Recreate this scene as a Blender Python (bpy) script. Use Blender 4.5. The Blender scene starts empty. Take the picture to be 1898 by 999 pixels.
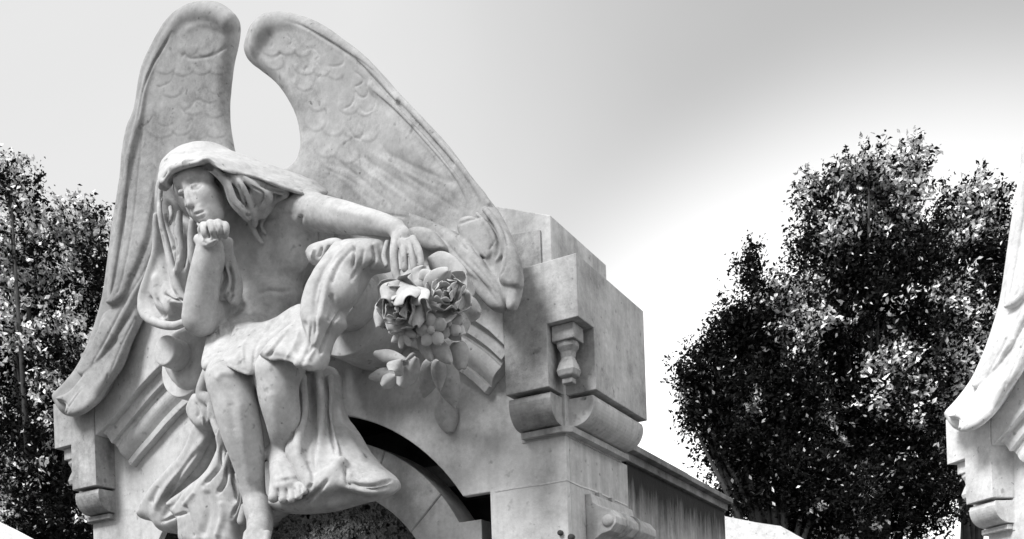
import bpy, bmesh, math, random
import numpy as np
from mathutils import Vector, Matrix

sc = bpy.context.scene
# ------------------------------------------------------------------ camera
F = 1908.; U0 = 800.; V0 = 1318.; ROLL = math.radians(2.0); D0 = 3.8
yaw = math.atan2(.532, .846)
FW = (-math.sin(yaw), math.cos(yaw), 0.); RT = (math.cos(yaw), math.sin(yaw), 0.)
cr, sr = math.cos(ROLL), math.sin(ROLL)
def ray(u, v):
    a = (u-U0)/F; b = (V0-v)/F
    x = a*cr+b*sr; z = -a*sr+b*cr
    return (RT[0]*x+FW[0], RT[1]*x+FW[1], z)
_r = ray(1047, 790)
CAM = (-_r[0]*D0, -_r[1]*D0, 1.6)
def P(u, v, d=0.):
    """point of the plane standing d metres in front of the facade"""
    r = ray(u, v); t = (-d-CAM[1])/r[1]
    return Vector((CAM[0]+r[0]*t, -d, CAM[2]+r[2]*t))
def dist_scale(u, v, d=0.):
    return ((-d-CAM[1])/ray(u, v)[1])/F          # metres per pixel
camd = bpy.data.cameras.new("camera"); cam = bpy.data.objects.new("camera", camd)
sc.collection.objects.link(cam)
cx_ = Vector((RT[0]*cr, RT[1]*cr, -sr)); cy_ = Vector((RT[0]*sr, RT[1]*sr, cr)); cz_ = -Vector(FW)
m = Matrix.Identity(4)
for i in range(3): m[i][0] = cx_[i]; m[i][1] = cy_[i]; m[i][2] = cz_[i]; m[i][3] = CAM[i]
cam.matrix_world = m
camd.sensor_width = 36; camd.lens = F/1898*36
camd.shift_x = (949-U0)/1898; camd.shift_y = (V0-499.5)/1898
camd.clip_start = .05; camd.clip_end = 3000
sc.camera = cam
# ------------------------------------------------------------------ light
SUN_EL, SUN_AZ = math.radians(46), math.radians(-20)    # azimuth from the facade normal (-y) towards -x
sdir = Vector((math.sin(SUN_AZ)*math.cos(SUN_EL), -math.cos(SUN_AZ)*math.cos(SUN_EL), math.sin(SUN_EL)))
sl = bpy.data.lights.new("sun", 'SUN'); sl.energy = 3.7; sl.angle = math.radians(18); sl.color = (1, 1, 1)
so = bpy.data.objects.new("sun", sl); sc.collection.objects.link(so)
so.rotation_euler = sdir.to_track_quat('Z', 'Y').to_euler(); so.location = (0, -6, 12)
w = bpy.data.worlds.new("World"); sc.world = w; w.use_nodes = True
nt = w.node_tree; N = nt.nodes; L = nt.links
bg = N["Background"]
sky = N.new("ShaderNodeTexSky"); sky.sky_type = 'NISHITA'; sky.sun_disc = False
sky.sun_elevation = SUN_EL; sky.sun_rotation = math.atan2(sdir.x, sdir.y)
sky.dust_density = 4; sky.air_density = 1.2
bw = N.new("ShaderNodeRGBToBW"); L.new(sky.outputs[0], bw.inputs[0])
geo = N.new("ShaderNodeTexCoord")
# a broad grey veil of cloud high on the right, thinning to white haze
def lobe(u, v, c0, c1): return lobe_v(Vector(ray(u, v)), c0, c1)
def lobe_v(d_, c0, c1):
    dp = N.new("ShaderNodeVectorMath"); dp.operation = 'DOT_PRODUCT'; dp.inputs[1].default_value = d_.normalized()
    L.new(geo.outputs['Generated'], dp.inputs[0])
    mr = N.new("ShaderNodeMapRange"); mr.interpolation_type = 'SMOOTHERSTEP'
    mr.inputs[1].default_value = c0; mr.inputs[2].default_value = c1
    L.new(dp.outputs['Value'], mr.inputs[0]); return mr.outputs[0]
def madd(a, k, c):
    x = N.new("ShaderNodeMath"); x.operation = 'MULTIPLY_ADD'; L.new(a, x.inputs[0]); x.inputs[1].default_value = k; x.inputs[2].default_value = c
    return x.outputs[0]
def mul2(a, b, op='MULTIPLY'):
    x = N.new("ShaderNodeMath"); x.operation = op; L.new(a, x.inputs[0]); L.new(b, x.inputs[1]); return x.outputs[0]
hzv = madd(bw.outputs[0], .35, 6.8)
veil_ = madd(lobe(2170, -394, .8295, 1.0), -.35, 1.)
glow = madd(lobe(1647, 945, .916, .991), 6.6, 0.)
rear = madd(lobe(800, 300, -.5, .75), .25, .75)      # unseen sky behind the viewer, dimmed to deepen the shading
nz = N.new('ShaderNodeTexNoise'); nz.inputs['Scale'].default_value = 3.; nz.inputs['Detail'].default_value = 5; nz.inputs['Distortion'].default_value = .6; L.new(geo.outputs['Generated'], nz.inputs[0])
hzv = mul2(hzv, madd(nz.outputs[0], .14, .93))
side_ = madd(lobe_v(Vector((1., .15, .45)), .40, 1.), 9., 0.)      # unseen sky glow added on the right to brighten right-facing sides
outv = mul2(mul2(mul2(hzv, veil_), glow, 'ADD'), rear)
outv = mul2(outv, side_, 'ADD')
L.new(outv, bg.inputs[0]); bg.inputs[1].default_value = .1
sc.view_settings.view_transform = 'Standard'; sc.view_settings.look = 'None'
sc.view_settings.exposure = 0.12; sc.view_settings.gamma = 1
sc.render.engine = 'CYCLES'

random.seed(4); rng = np.random.default_rng(4)
COL = sc.collection
# ------------------------------------------------------------------ materials
def stone(name, base=.40, var=.10, scale=3., bump=.25, streak=0., dark=None, blotch=.66):
    mt = bpy.data.materials.new(name); mt.use_nodes = True
    t = mt.node_tree; n = t.nodes; l = t.links; b = n["Principled BSDF"]
    b.inputs['Roughness'].default_value = .78; b.inputs['Specular IOR Level'].default_value = .25
    tc = n.new("ShaderNodeTexCoord")
    def noise(sc_, det=6., rough=.6, stretch=None):
        x = n.new("ShaderNodeTexNoise"); x.inputs['Scale'].default_value = sc_; x.inputs['Detail'].default_value = det
        x.inputs['Roughness'].default_value = rough
        if stretch:
            mp = n.new("ShaderNodeMapping"); mp.inputs['Scale'].default_value = stretch
            l.new(tc.outputs['Object'], mp.inputs[0]); l.new(mp.outputs[0], x.inputs[0])
        else: l.new(tc.outputs['Object'], x.inputs[0])
        return x.outputs[0]
    def rng_(src, a, b_, lo, hi):
        r = n.new("ShaderNodeMapRange"); r.inputs[1].default_value = a; r.inputs[2].default_value = b_
        r.inputs[3].default_value = lo; r.inputs[4].default_value = hi; l.new(src, r.inputs[0]); return r.outputs[0]
    def mul(a, b_):
        x = n.new("ShaderNodeMath"); x.operation = 'MULTIPLY'; l.new(a, x.inputs[0])
        if isinstance(b_, (int, float)): x.inputs[1].default_value = b_
        else: l.new(b_, x.inputs[1])
        return x.outputs[0]
    v = rng_(noise(scale), .3, .7, base-var, base+var)
    v = mul(v, rng_(noise(scale*7, 4), .3, .7, .88, 1.1))
    v = mul(v, rng_(noise(60, 3, .7), .25, .75, .90, 1.08))
    v = mul(v, rng_(noise(23, 2, .5), .66, .76, 1., .62))          # pores and specks
    v = mul(v, rng_(noise(1.7, 9, .8), .50, .66, 1., blotch))
    v = mul(v, rng_(noise(5.3, 9, .85), .56, .70, 1., .78))
    v = mul(v, rng_(noise(46, 2, .5), .70, .78, 1., .5))        # grime blotches
    if streak:
        v = mul(v, rng_(noise(1., 4, .6, (9, 9, .7)), .35, .68, 1+streak*.25, 1-streak))
        v = mul(v, rng_(noise(1., 3, .6, (38, 38, 1.5)), .35, .7, 1.05, 1-streak*.5))
    if dark:   # darker band with a ragged lower edge: (z_top, z_bottom, amount)
        sx = n.new("ShaderNodeSeparateXYZ"); l.new(tc.outputs['Object'], sx.inputs[0])
        ad = n.new("ShaderNodeMath"); ad.operation = 'MULTIPLY_ADD'; ad.inputs[1].default_value = dark[3]
        l.new(noise(1., 6, .75, (14, 14, 2.0)), ad.inputs[0]); l.new(sx.outputs[2], ad.inputs[2])
        v = mul(v, rng_(ad.outputs[0], dark[0]+dark[3]*.5, dark[1]+dark[3]*.5, dark[2], 1.))
    cb = n.new("ShaderNodeCombineColor")
    for i in range(3): l.new(v, cb.inputs[i])
    l.new(cb.outputs[0], b.inputs['Base Color'])
    bp = n.new("ShaderNodeBump"); bp.inputs['Strength'].default_value = bump; bp.inputs['Distance'].default_value = .006
    ad2 = n.new("ShaderNodeMath"); ad2.operation = 'ADD'
    l.new(noise(34, 6, .7), ad2.inputs[0]); l.new(noise(9, 5, .6), ad2.inputs[1])
    l.new(ad2.outputs[0], bp.inputs['Height']); l.new(bp.outputs[0], b.inputs['Normal'])
    return mt
M = {}
M['wall'] = stone('weathered_limestone', .58, .06, 2.5, .30, streak=.06)
M['side'] = stone('streaked_limestone', .52, .06, 2.5, .25, streak=.22)
M['sidedark'] = stone('dark_topped_streaked_limestone', .40, .06, 2.5, .3, streak=.35, dark=(2.55, 2.37, .03, .40))  # much darker towards the wall top, with vertical streaks
M['block'] = stone('grimy_limestone', .42, .12, 5., .4, streak=.15, blotch=.48)
M['marble'] = stone('carved_marble', .48, .05, 4., .22)
M['wing'] = stone('wing_marble', .39, .06, 3., .28, blotch=.55)
M['wingdark'] = stone('dark_wing_marble', .34, .06, 4., .32, blotch=.55)  # darker base tone for the left wing
M['coping'] = stone('lichen_coping', .20, .09, 9., .5)
M['mortar'] = stone('pale_mortar', .62, .05, 9., .2)
M['panel'] = stone('shade_dark_carving', .26, .05, 12., .4)  # recess shadow put into the colour of the carved leaves
M['hole'] = stone('shade_dark_stone', .07, .04, 5., .3)  # shade of the hollows put into a dark stone colour
M['white'] = stone('whitewashed_render', .90, .03, 3., .15)
M['pale'] = stone('overexposed_limestone', .84, .06, 3., .3)  # same stone with overexposure painted in as a brighter colour
M['ground'] = stone('dark_gravel_ground', .06, .02, .8, .4)

# ------------------------------------------------------------------ object helpers
def link(name, me, mat, parent=None, smooth=False):
    if mat:
        for x in (mat if isinstance(mat, list) else [mat]): me.materials.append(x)
    o = bpy.data.objects.new(name, me); COL.objects.link(o)
    if parent: o.parent = parent
    if smooth: me.polygons.foreach_set('use_smooth', [True]*len(me.polygons))
    return o
def thing(name, label, cat, loc=(0, 0, 0), group=None):
    o = bpy.data.objects.new(name, None); COL.objects.link(o); o.location = loc
    o.empty_display_size = .2
    o['label'] = label; o['category'] = cat
    if group: o['group'] = group
    return o
def bm_done(name, bm, mat, parent=None, bevel=0., smooth=False, seg=2):
    bmesh.ops.recalc_face_normals(bm, faces=bm.faces)
    me = bpy.data.meshes.new(name); bm.to_mesh(me); bm.free()
    o = link(name, me, mat, parent, smooth)
    if bevel:
        md = o.modifiers.new('bevel', 'BEVEL'); md.width = bevel; md.segments = seg; md.limit_method = 'ANGLE'; md.angle_limit = math.radians(35)
    return o
def box(bm, x0, x1, y0, y1, z0, z1):
    vs = [bm.verts.new((x, y, z)) for x in (x0, x1) for y in (y0, y1) for z in (z0, z1)]
    for f in ((0, 1, 3, 2), (4, 6, 7, 5), (0, 4, 5, 1), (2, 3, 7, 6), (0, 2, 6, 4), (1, 5, 7, 3)):
        bm.faces.new([vs[i] for i in f])
def prism(bm, pts, y0, y1):
    """polygon in x,z pushed along y"""
    a = [bm.verts.new((p[0], y0, p[1])) for p in pts]; b = [bm.verts.new((p[0], y1, p[1])) for p in pts]
    bm.faces.new(a); bm.faces.new(b[::-1])
    n = len(pts)
    for i in range(n): bm.faces.new([a[i], b[i], b[(i+1) % n], a[(i+1) % n]])
def sweep(bm, path, prof, frames=None, cap=True):
    """path points with (side, out) frames; prof = list of (s, o)"""
    rings = []
    for (p, s, o) in path:
        rings.append([bm.verts.new(Vector(p)+Vector(s)*a+Vector(o)*b) for a, b in prof])
    n = len(prof)
    for r0, r1 in zip(rings, rings[1:]):
        for i in range(n): bm.faces.new([r0[i], r0[(i+1) % n], r1[(i+1) % n], r1[i]])
    if cap: bm.faces.new(rings[0]); bm.faces.new(rings[-1][::-1])

# ------------------------------------------------------------------ carving toolkit (signed distance field -> surface nets)
class Field:
    def __init__(s, lo, hi, h):
        s.h = h; s.lo = np.array(lo, float)
        s.n = [int((hi[i]-lo[i])/h)+1 for i in range(3)]
        s.ax = [lo[i]+np.arange(s.n[i])*h for i in range(3)]     # x, d, z
        s.f = np.full(s.n, .08, np.float32)
    def sl(s, lo, hi):
        r = []
        for i in range(3):
            a = max(0, int((lo[i]-s.lo[i])/s.h)); b = min(s.n[i], int((hi[i]-s.lo[i])/s.h)+2)
            if b <= a: return None
            r.append(slice(a, b))
        return tuple(r)
    def put(s, sl, val, k, sub=False):
        cur = s.f[sl]
        if sub: cur, val = -cur, val
        if k > 0:
            h = np.maximum(k-np.abs(cur-val), 0)/k
            out = np.minimum(cur, val)-h*h*k*.25
        else: out = np.minimum(cur, val)
        s.f[sl] = -out if sub else out
    def cone(s, a, ra, b, rb, k=.02, sub=False):
        a = np.array(a); b = np.array(b); r = max(ra, rb)+k+.02
        sl = s.sl(np.minimum(a, b)-r, np.maximum(a, b)+r)
        if sl is None: return
        X = s.ax[0][sl[0]][:, None, None]-a[0]; Y = s.ax[1][sl[1]][None, :, None]-a[1]; Z = s.ax[2][sl[2]][None, None, :]-a[2]
        ba = b-a; L2 = (ba**2).sum()+1e-9
        t = np.clip((X*ba[0]+Y*ba[1]+Z*ba[2])/L2, 0, 1)
        d = np.sqrt((X-ba[0]*t)**2+(Y-ba[1]*t)**2+(Z-ba[2]*t)**2)-(ra+(rb-ra)*t)
        s.put(sl, d.astype(np.float32), k, sub)
    def ell(s, c, rad, rot=None, k=.03, sub=False):
        c = np.array(c); R = max(rad)+k+.02
        sl = s.sl(c-R, c+R)
        if sl is None: return
        X = s.ax[0][sl[0]][:, None, None]-c[0]; Y = s.ax[1][sl[1]][None, :, None]-c[1]; Z = s.ax[2][sl[2]][None, None, :]-c[2]
        X, Y, Z = np.broadcast_arrays(X, Y, Z)
        if rot is not None:
            X, Y, Z = [rot[i][0]*X+rot[i][1]*Y+rot[i][2]*Z for i in range(3)]
        a = np.sqrt((X/rad[0])**2+(Y/rad[1])**2+(Z/rad[2])**2); b = np.sqrt((X/rad[0]**2)**2+(Y/rad[1]**2)**2+(Z/rad[2]**2)**2)+1e-6
        s.put(sl, (a*(a-1)/b).astype(np.float32), k, sub)
    def puff(s, poly, th, w, k=.02, dfun=None, sub=False):
        """poly: (x, z) outline; dfun(X, Z) centre depth; th half thickness; w edge rounding width"""
        poly = np.array(poly); m_ = th+w+k+.03
        lo = poly.min(0)-m_; hi = poly.max(0)+m_
        sl2 = s.sl((lo[0], s.lo[1], lo[1]), (hi[0], s.ax[1][-1], hi[1]))
        if sl2 is None: return
        X = s.ax[0][sl2[0]][:, None]+0*s.ax[2][sl2[2]][None, :]; Z = s.ax[2][sl2[2]][None, :]+0*X
        sd = poly_sd(X, Z, poly)
        dc = dfun(X, Z)
        dm, dM = dc.min()-th-k-.03, dc.max()+th+k+.03
        sl = s.sl((lo[0], dm, lo[1]), (hi[0], dM, hi[1]))
        if sl is None: return
        Y = s.ax[1][sl[1]][None, :, None]
        a = np.maximum(sd+w, 0)[:, None, :]
        q = np.abs(Y-dc[:, None, :])
        if w >= th:
            qq = q*(w/th)
            d = (np.sqrt(a*a+qq*qq)-w)
            g = np.sqrt(a*a+(qq*(w/th))**2)/np.maximum(np.sqrt(a*a+qq*qq), 1e-5)
            d = d/np.maximum(g, 1e-3)
            d = np.where(a[:] <= 0, (q-th), d)
        else:
            qq = np.maximum(q-(th-w), 0); d = np.sqrt(a*a+qq*qq)-w
            d = np.where((a <= 0) & (qq <= 0), np.maximum(sd[:, None, :], q-th), d)
        s.put(sl, d.astype(np.float32), k, sub)
def poly_sd(X, Z, poly):
    n = len(poly); d2 = np.full(X.shape, 1e9); ins = np.zeros(X.shape, bool)
    for i in range(n):
        a = poly[i]; b = poly[(i+1) % n]; e = b-a
        px = X-a[0]; pz = Z-a[1]
        t = np.clip((px*e[0]+pz*e[1])/((e**2).sum()+1e-12), 0, 1)
        d2 = np.minimum(d2, (px-e[0]*t)**2+(pz-e[1]*t)**2)
        c = (a[1] > Z) != (b[1] > Z)
        if abs(e[1]) > 1e-12: ins ^= c & (X < a[0]+(Z-a[1])*e[0]/e[1])
    d = np.sqrt(d2); return np.where(ins, -d, d)
def surface_nets(fd):
    f = fd.f; g = f < 0
    nx, ny, nz = f.shape
    c = np.zeros((nx-1, ny-1, nz-1), np.int8)
    for i in (0, 1):
        for j in (0, 1):
            for k in (0, 1): c += g[i:nx-1+i, j:ny-1+j, k:nz-1+k]
    act = (c > 0) & (c < 8)
    idx = np.argwhere(act); ids = np.full(act.shape, -1, np.int32); ids[act] = np.arange(len(idx))
    acc = np.zeros((len(idx), 3)); cnt = np.zeros(len(idx))
    cor = [(i, j, k) for i in (0, 1) for j in (0, 1) for k in (0, 1)]
    for a in cor:
        for ax in range(3):
            if a[ax]: continue
            b = list(a); b[ax] = 1
            va = f[idx[:, 0]+a[0], idx[:, 1]+a[1], idx[:, 2]+a[2]]; vb = f[idx[:, 0]+b[0], idx[:, 1]+b[1], idx[:, 2]+b[2]]
            m_ = (va < 0) != (vb < 0)
            t = np.where(m_, va/np.where(m_, va-vb, 1), 0)
            p = np.array(a, float)[None, :].repeat(len(idx), 0); p[:, ax] += t
            acc += p*m_[:, None]; cnt += m_
    V = (idx+acc/cnt[:, None])*fd.h+fd.lo
    Q = []
    for ax in range(3):
        s0 = [slice(1, -1)]*3; s0[ax] = slice(0, -1); s1 = list(s0); s1[ax] = slice(1, None)
        a_ = g[tuple(s0)]; b_ = g[tuple(s1)]
        e = np.argwhere(a_ != b_); off = [1, 1, 1]; off[ax] = 0; e = e+off
        o1, o2 = [(1, 2), (2, 0), (0, 1)][ax]
        def cell(d1, d2):
            q = e.copy(); q[:, o1] -= d1; q[:, o2] -= d2; return ids[q[:, 0], q[:, 1], q[:, 2]]
        q = np.stack([cell(1, 1), cell(0, 1), cell(0, 0), cell(1, 0)], 1)
        fl = g[e[:, 0], e[:, 1], e[:, 2]]
        q[~fl] = q[~fl][:, ::-1]; Q.append(q)
    Q = np.concatenate(Q); Q = Q[(Q >= 0).all(1)]
    W = np.stack([V[:, 0], -V[:, 1], V[:, 2]], 1)       # d -> -y
    return W, Q[:, ::-1]
def vnormals(V, Q):
    n = np.cross(V[Q[:, 2]]-V[Q[:, 0]], V[Q[:, 3]]-V[Q[:, 1]])
    vn = np.zeros_like(V)
    for i in range(4): np.add.at(vn, Q[:, i], n)
    return vn/(np.linalg.norm(vn, axis=1, keepdims=True)+1e-12)
def smooth_v(V, Q, it=2, lam=.5):
    for _ in range(it):
        s = np.zeros_like(V); c = np.zeros(len(V))
        for a, b in ((0, 1), (1, 2), (2, 3), (3, 0)):
            np.add.at(s, Q[:, a], V[Q[:, b]]); np.add.at(s, Q[:, b], V[Q[:, a]])
            np.add.at(c, Q[:, a], 1); np.add.at(c, Q[:, b], 1)
        V = V*(1-lam)+lam*s/np.maximum(c, 1)[:, None]
    return V
def proj(V):
    d = V-np.array(CAM)
    x = d[:, 0]*RT[0]+d[:, 1]*RT[1]; y = d[:, 0]*FW[0]+d[:, 1]*FW[1]; z = d[:, 2]
    x = x/y; z = z/y
    return np.stack([U0+F*(x*cr-z*sr), V0-F*(x*sr+z*cr)], 1)
def catmull(pts, n=6):
    p = np.array(pts, float)
    if len(p) < 3: return p
    q = np.vstack([2*p[0]-p[1], p, 2*p[-1]-p[-2]]); out = []
    for i in range(1, len(q)-2):
        for t in np.arange(n)/n:
            out.append(.5*((2*q[i])+(-q[i-1]+q[i+1])*t+(2*q[i-1]-5*q[i]+4*q[i+1]-q[i+2])*t*t+(-q[i-1]+3*q[i]-3*q[i+1]+q[i+2])*t**3))
    out.append(p[-1]); return np.array(out)
def chisel(V, nor, strokes):
    """strokes: (points, width px, depth m, side) cut (-) or raised (+) along the surface normal"""
    uv = proj(V); view = np.array(CAM)-V; view /= np.linalg.norm(view, axis=1, keepdims=True)
    face = np.clip((nor*view).sum(1)*2., 0, 1); disp = np.zeros(len(V))
    for st in strokes:
        pts, wd, dep = st[:3]; side = st[3] if len(st) > 3 else 0
        c = catmull(pts); R = wd*3.2
        m_ = (uv[:, 0] > c[:, 0].min()-R) & (uv[:, 0] < c[:, 0].max()+R) & (uv[:, 1] > c[:, 1].min()-R) & (uv[:, 1] < c[:, 1].max()+R) & (face > 0)
        ii = np.nonzero(m_)[0]
        if not len(ii): continue
        q = uv[ii]; best = np.full(len(ii), 1e9); sg = np.zeros(len(ii)); tt = np.zeros(len(ii)); ns = max(1, len(c)-1)
        if len(c) == 1 or ns < 1: continue
        for k in range(len(c)-1):
            a = c[k]; e = c[k+1]-a; L2 = (e**2).sum()+1e-9
            t = np.clip(((q-a)@e)/L2, 0, 1); dd = np.hypot(q[:, 0]-a[0]-e[0]*t, q[:, 1]-a[1]-e[1]*t)
            s_ = e[0]*(q[:, 1]-a[1])-e[1]*(q[:, 0]-a[0])
            b = dd < best; best[b] = dd[b]; sg[b] = np.sign(s_[b]); tt[b] = (k+t[b])/ns
        taper = np.clip(np.minimum(tt, 1-tt)*8, .25, 1)
        if side == 0: pr = np.exp(-(best/wd)**2)
        else: pr = np.where(sg*side > 0, np.exp(-best/wd), np.exp(-(best/(.18*wd))**2))
        disp[ii] += dep*pr*taper*face[ii]
    return V+nor*disp[:, None]
def vnoise(V, scale, seed=0):
    """cheap smooth value noise, -1..1"""
    r = np.random.default_rng(seed); G = r.uniform(-1, 1, (32, 32, 32))
    p = V*scale; i = np.floor(p).astype(int); f = p-i; f = f*f*(3-2*f); o = 0
    for a in (0, 1):
        for b in (0, 1):
            for c in (0, 1):
                wgt = (f[:, 0] if a else 1-f[:, 0])*(f[:, 1] if b else 1-f[:, 1])*(f[:, 2] if c else 1-f[:, 2])
                o = o+wgt*G[(i[:, 0]+a) % 32, (i[:, 1]+b) % 32, (i[:, 2]+c) % 32]
    return o
def carve(name, fd, mat, parent, strokes=(), rough=.0012, sm=2):
    V, Q = surface_nets(fd); V = smooth_v(V, Q, sm)
    if len(strokes):
        n = vnormals(V, Q); V = chisel(V, n, strokes); V = smooth_v(V, Q, 1, .45)
    n = vnormals(V, Q)
    V = V+n*(rough*2.0*vnoise(V, 9, 1)+rough*.6*vnoise(V, 37, 2))[:, None]
    me = bpy.data.meshes.new(name)
    me.vertices.add(len(V)); me.vertices.foreach_set('co', V.astype(np.float32).ravel())
    me.loops.add(len(Q)*4); me.loops.foreach_set('vertex_index', Q.astype(np.int32).ravel())
    me.polygons.add(len(Q)); me.polygons.foreach_set('loop_start', np.arange(0, len(Q)*4, 4, dtype=np.int32))
    try: me.polygons.foreach_set('loop_total', np.full(len(Q), 4, np.int32))
    except Exception: pass
    me.update(calc_edges=True); me.validate()
    return link(name, me, mat, parent, smooth=True)
# photograph-traced carving outlines -> real positions at a given relief depth
def c3(u, v, d): p = P(u, v, d); return (p.x, d, p.z)
def chain(fd, pts, k=.02, sub=False):
    """pts: (u, v, d, radius px); one smooth tapering tube blended in as a whole"""
    if len(pts) > 2: pts = catmull(pts, 8)
    q = [(np.array(c3(*p[:3])), p[3]*dist_scale(*p[:3])) for p in pts]
    R = max(r for _, r in q)+k+.02
    sl = fd.sl(np.min([a for a, _ in q], 0)-R, np.max([a for a, _ in q], 0)+R)
    if sl is None: return
    X = fd.ax[0][sl[0]].astype(np.float32)[:, None, None]; Y = fd.ax[1][sl[1]].astype(np.float32)[None, :, None]; Z = fd.ax[2][sl[2]].astype(np.float32)[None, None, :]
    best = np.full((X.shape[0], Y.shape[1], Z.shape[2]), .08, np.float32)
    ox, oy, oz = sl[0].start, sl[1].start, sl[2].start
    for (a, ra), (b, rb) in zip(q, q[1:]):
        r = max(ra, rb)+k+.02; s2 = fd.sl(np.minimum(a, b)-r, np.maximum(a, b)+r)
        if s2 is None: continue
        lc = tuple(slice(max(0, s_.start-o_), s_.stop-o_) for s_, o_ in zip(s2, (ox, oy, oz)))
        x = X[lc[0]]-a[0]; y = Y[:, lc[1]]-a[1]; z = Z[:, :, lc[2]]-a[2]; ba = b-a; L2 = float((ba**2).sum())+1e-9
        t = np.clip((x*ba[0]+y*ba[1]+z*ba[2])/L2, 0, 1)
        d = np.sqrt((x-ba[0]*t)**2+(y-ba[1]*t)**2+(z-ba[2]*t)**2)-(ra+(rb-ra)*t)
        best[lc] = np.minimum(best[lc], d)
    fd.put(sl, best, k, sub)
def blob(fd, u, v, d, ru, rv, rd, ang=0, k=.03, sub=False):
    s = dist_scale(u, v, d); a = math.radians(ang); c, s_ = math.cos(a), math.sin(a)
    fd.ell(c3(u, v, d), (ru*s, rd, rv*s), [(c, 0, -s_), (0, 1, 0), (s_, 0, c)], k, sub)
def rbf(pts, vals):
    pts = np.array(pts, float); vals = np.array(vals, float); n = len(pts)
    lo, hi = vals.min(), vals.max()
    if n == 1: return lambda X, Z: np.full(np.shape(X), vals[0])
    if n < 4:
        def fn(X, Z):
            s = 0; t = 0
            for a, v in zip(pts, vals):
                w_ = 1/((X-a[0])**2+(Z-a[1])**2+1e-3*(np.ptp(pts, 0).max()**2)); s = s+w_*v; t = t+w_
            return s/t
        return fn
    K = np.hypot(pts[:, None, 0]-pts[None, :, 0], pts[:, None, 1]-pts[None, :, 1])
    A = np.zeros((n+3, n+3)); A[:n, :n] = K; A[:n, n] = 1; A[:n, n+1] = pts[:, 0]; A[:n, n+2] = pts[:, 1]; A[n:, :n] = A[:n, n:].T
    wv = np.linalg.lstsq(A, np.r_[vals, 0, 0, 0], rcond=None)[0]
    def fn(X, Z):
        o = wv[n]+wv[n+1]*X+wv[n+2]*Z
        for i in range(n): o = o+wv[i]*np.hypot(X-pts[i, 0], Z-pts[i, 1])
        return np.clip(o, lo, hi)
    return fn
def puff(fd, outline, ctrl, th, w_, k=.02, sub=False, smooth=True):
    if isinstance(ctrl, (int, float)): ctrl = [(outline[0][0], outline[0][1], ctrl)]
    pf = rbf([(c[0], c[1]) for c in ctrl], [c[2] for c in ctrl])
    oc = [tuple(p) for p in outline]
    c = catmull(oc+[oc[0]], 3)[:-1] if smooth else np.array(oc)
    dd = pf(c[:, 0], c[:, 1])
    pts = [P(u, v, float(d)) for (u, v), d in zip(c, dd)]
    src = [(P(*q).x, P(*q).z) for q in ctrl]+[(p.x, p.z) for p in pts[::4]]
    val = [q[2] for q in ctrl]+[float(d) for d in dd[::4]]
    if len(ctrl) == 1: src, val = src[:1], val[:1]
    fd.puff([(p.x, p.z) for p in pts], th, w_, k, rbf(src, val), sub)
# ------------------------------------------------------------------ setting
bm = bmesh.new(); box(bm, -900, 900, -900, 900, -.5, 0)
g = bm_done('ground', bm, M['ground']); g['kind'] = 'structure'
XC = -1.3
def mir(x): return 2*XC-x
mon = thing('tomb_monument', 'large grey carved tomb with a shoulder-arched recess, its whole front in view', 'tomb', (XC, 0, 0), 'carved angel tombs')
def loc(o, par=mon):          # parts are modelled in world metres; undo the parent offset
    o.matrix_parent_inverse = par.matrix_world.inverted() if False else Matrix.Translation(-par.location)
    return o
def arcpts(xc, zc, r, x0, x1, n=20):
    a0 = math.acos((x0-xc)/r); a1 = math.acos((x1-xc)/r)
    return [(xc+r*math.cos(a0+(a1-a0)*i/n), zc+r*math.sin(a0+(a1-a0)*i/n)) for i in range(n+1)]
def arch_outline(x_jamb, z_sh, zc, r):
    xs = XC+math.sqrt(max(r*r-(z_sh-zc)**2, 0))
    p = [(x_jamb, 0), (x_jamb, z_sh)] + arcpts(XC, zc, r, xs, mir(xs), 40) + [(mir(x_jamb), z_sh), (mir(x_jamb), 0)]
    return p
# lower front wall with the great arched recess
op = arch_outline(-.324, 2.437, 1.882, 1.02)
bm = bmesh.new(); prism(bm, [(0, 0)]+op+[(-2.6, 0), (-2.6, 3.1), (0, 3.1)], 0, .035)
loc(bm_done('front_wall', bm, M['wall'], mon, .004))
# second, set-back arch
op2 = arch_outline(-.438, 2.365, 1.955, .862)
op3 = arch_outline(-.62, 0.4, 1.94, .665)
op3 = arcpts(XC, 1.94, .665, XC+.6649, XC-.6649, 44)
op3 = [(XC+.6649, 0)]+op3+[(XC-.6649, 0)]
bm = bmesh.new(); prism(bm, op2[1:-1][::-1]+[(-.438, 0)]+op3+[(mir(-.438), 0)], .13+.001, .30)
loc(bm_done('inner_arch', bm, M['wall'], mon, .003))
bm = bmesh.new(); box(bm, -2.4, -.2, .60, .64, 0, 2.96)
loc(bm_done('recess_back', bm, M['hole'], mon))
bm = bmesh.new(); box(bm, -2.44, -.16, .0355, .62, 2.945, 2.985); loc(bm_done('added_shade_lining', bm, M['hole'], mon))  # dark lining added behind the arch to blacken its shaded band
# joint lines of the set-back arch (voussoirs)
for ang in (38.5, 62, 90, 118, 141.5):
    bm = bmesh.new()
    a = math.radians(ang); ca, sa = math.cos(a), math.sin(a)
    p0 = Vector((XC+.665*ca, 0, 1.94+.665*sa)); p1 = Vector((XC+.862*ca, 0, 1.955+.862*sa)); n_ = Vector((-sa, 0, ca))*.0035
    vs = [bm.verts.new(Vector((q.x, y, q.z))) for y in (.1285, .14) for q in (p0-n_, p0+n_, p1+n_, p1-n_)]
    for f in ((0, 1, 2, 3), (4, 5, 6, 7), (0, 1, 5, 4), (1, 2, 6, 5), (2, 3, 7, 6), (3, 0, 4, 7)): bm.faces.new([vs[i] for i in f])
    loc(bm_done('arch_joint', bm, M['block'], mon))
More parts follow.
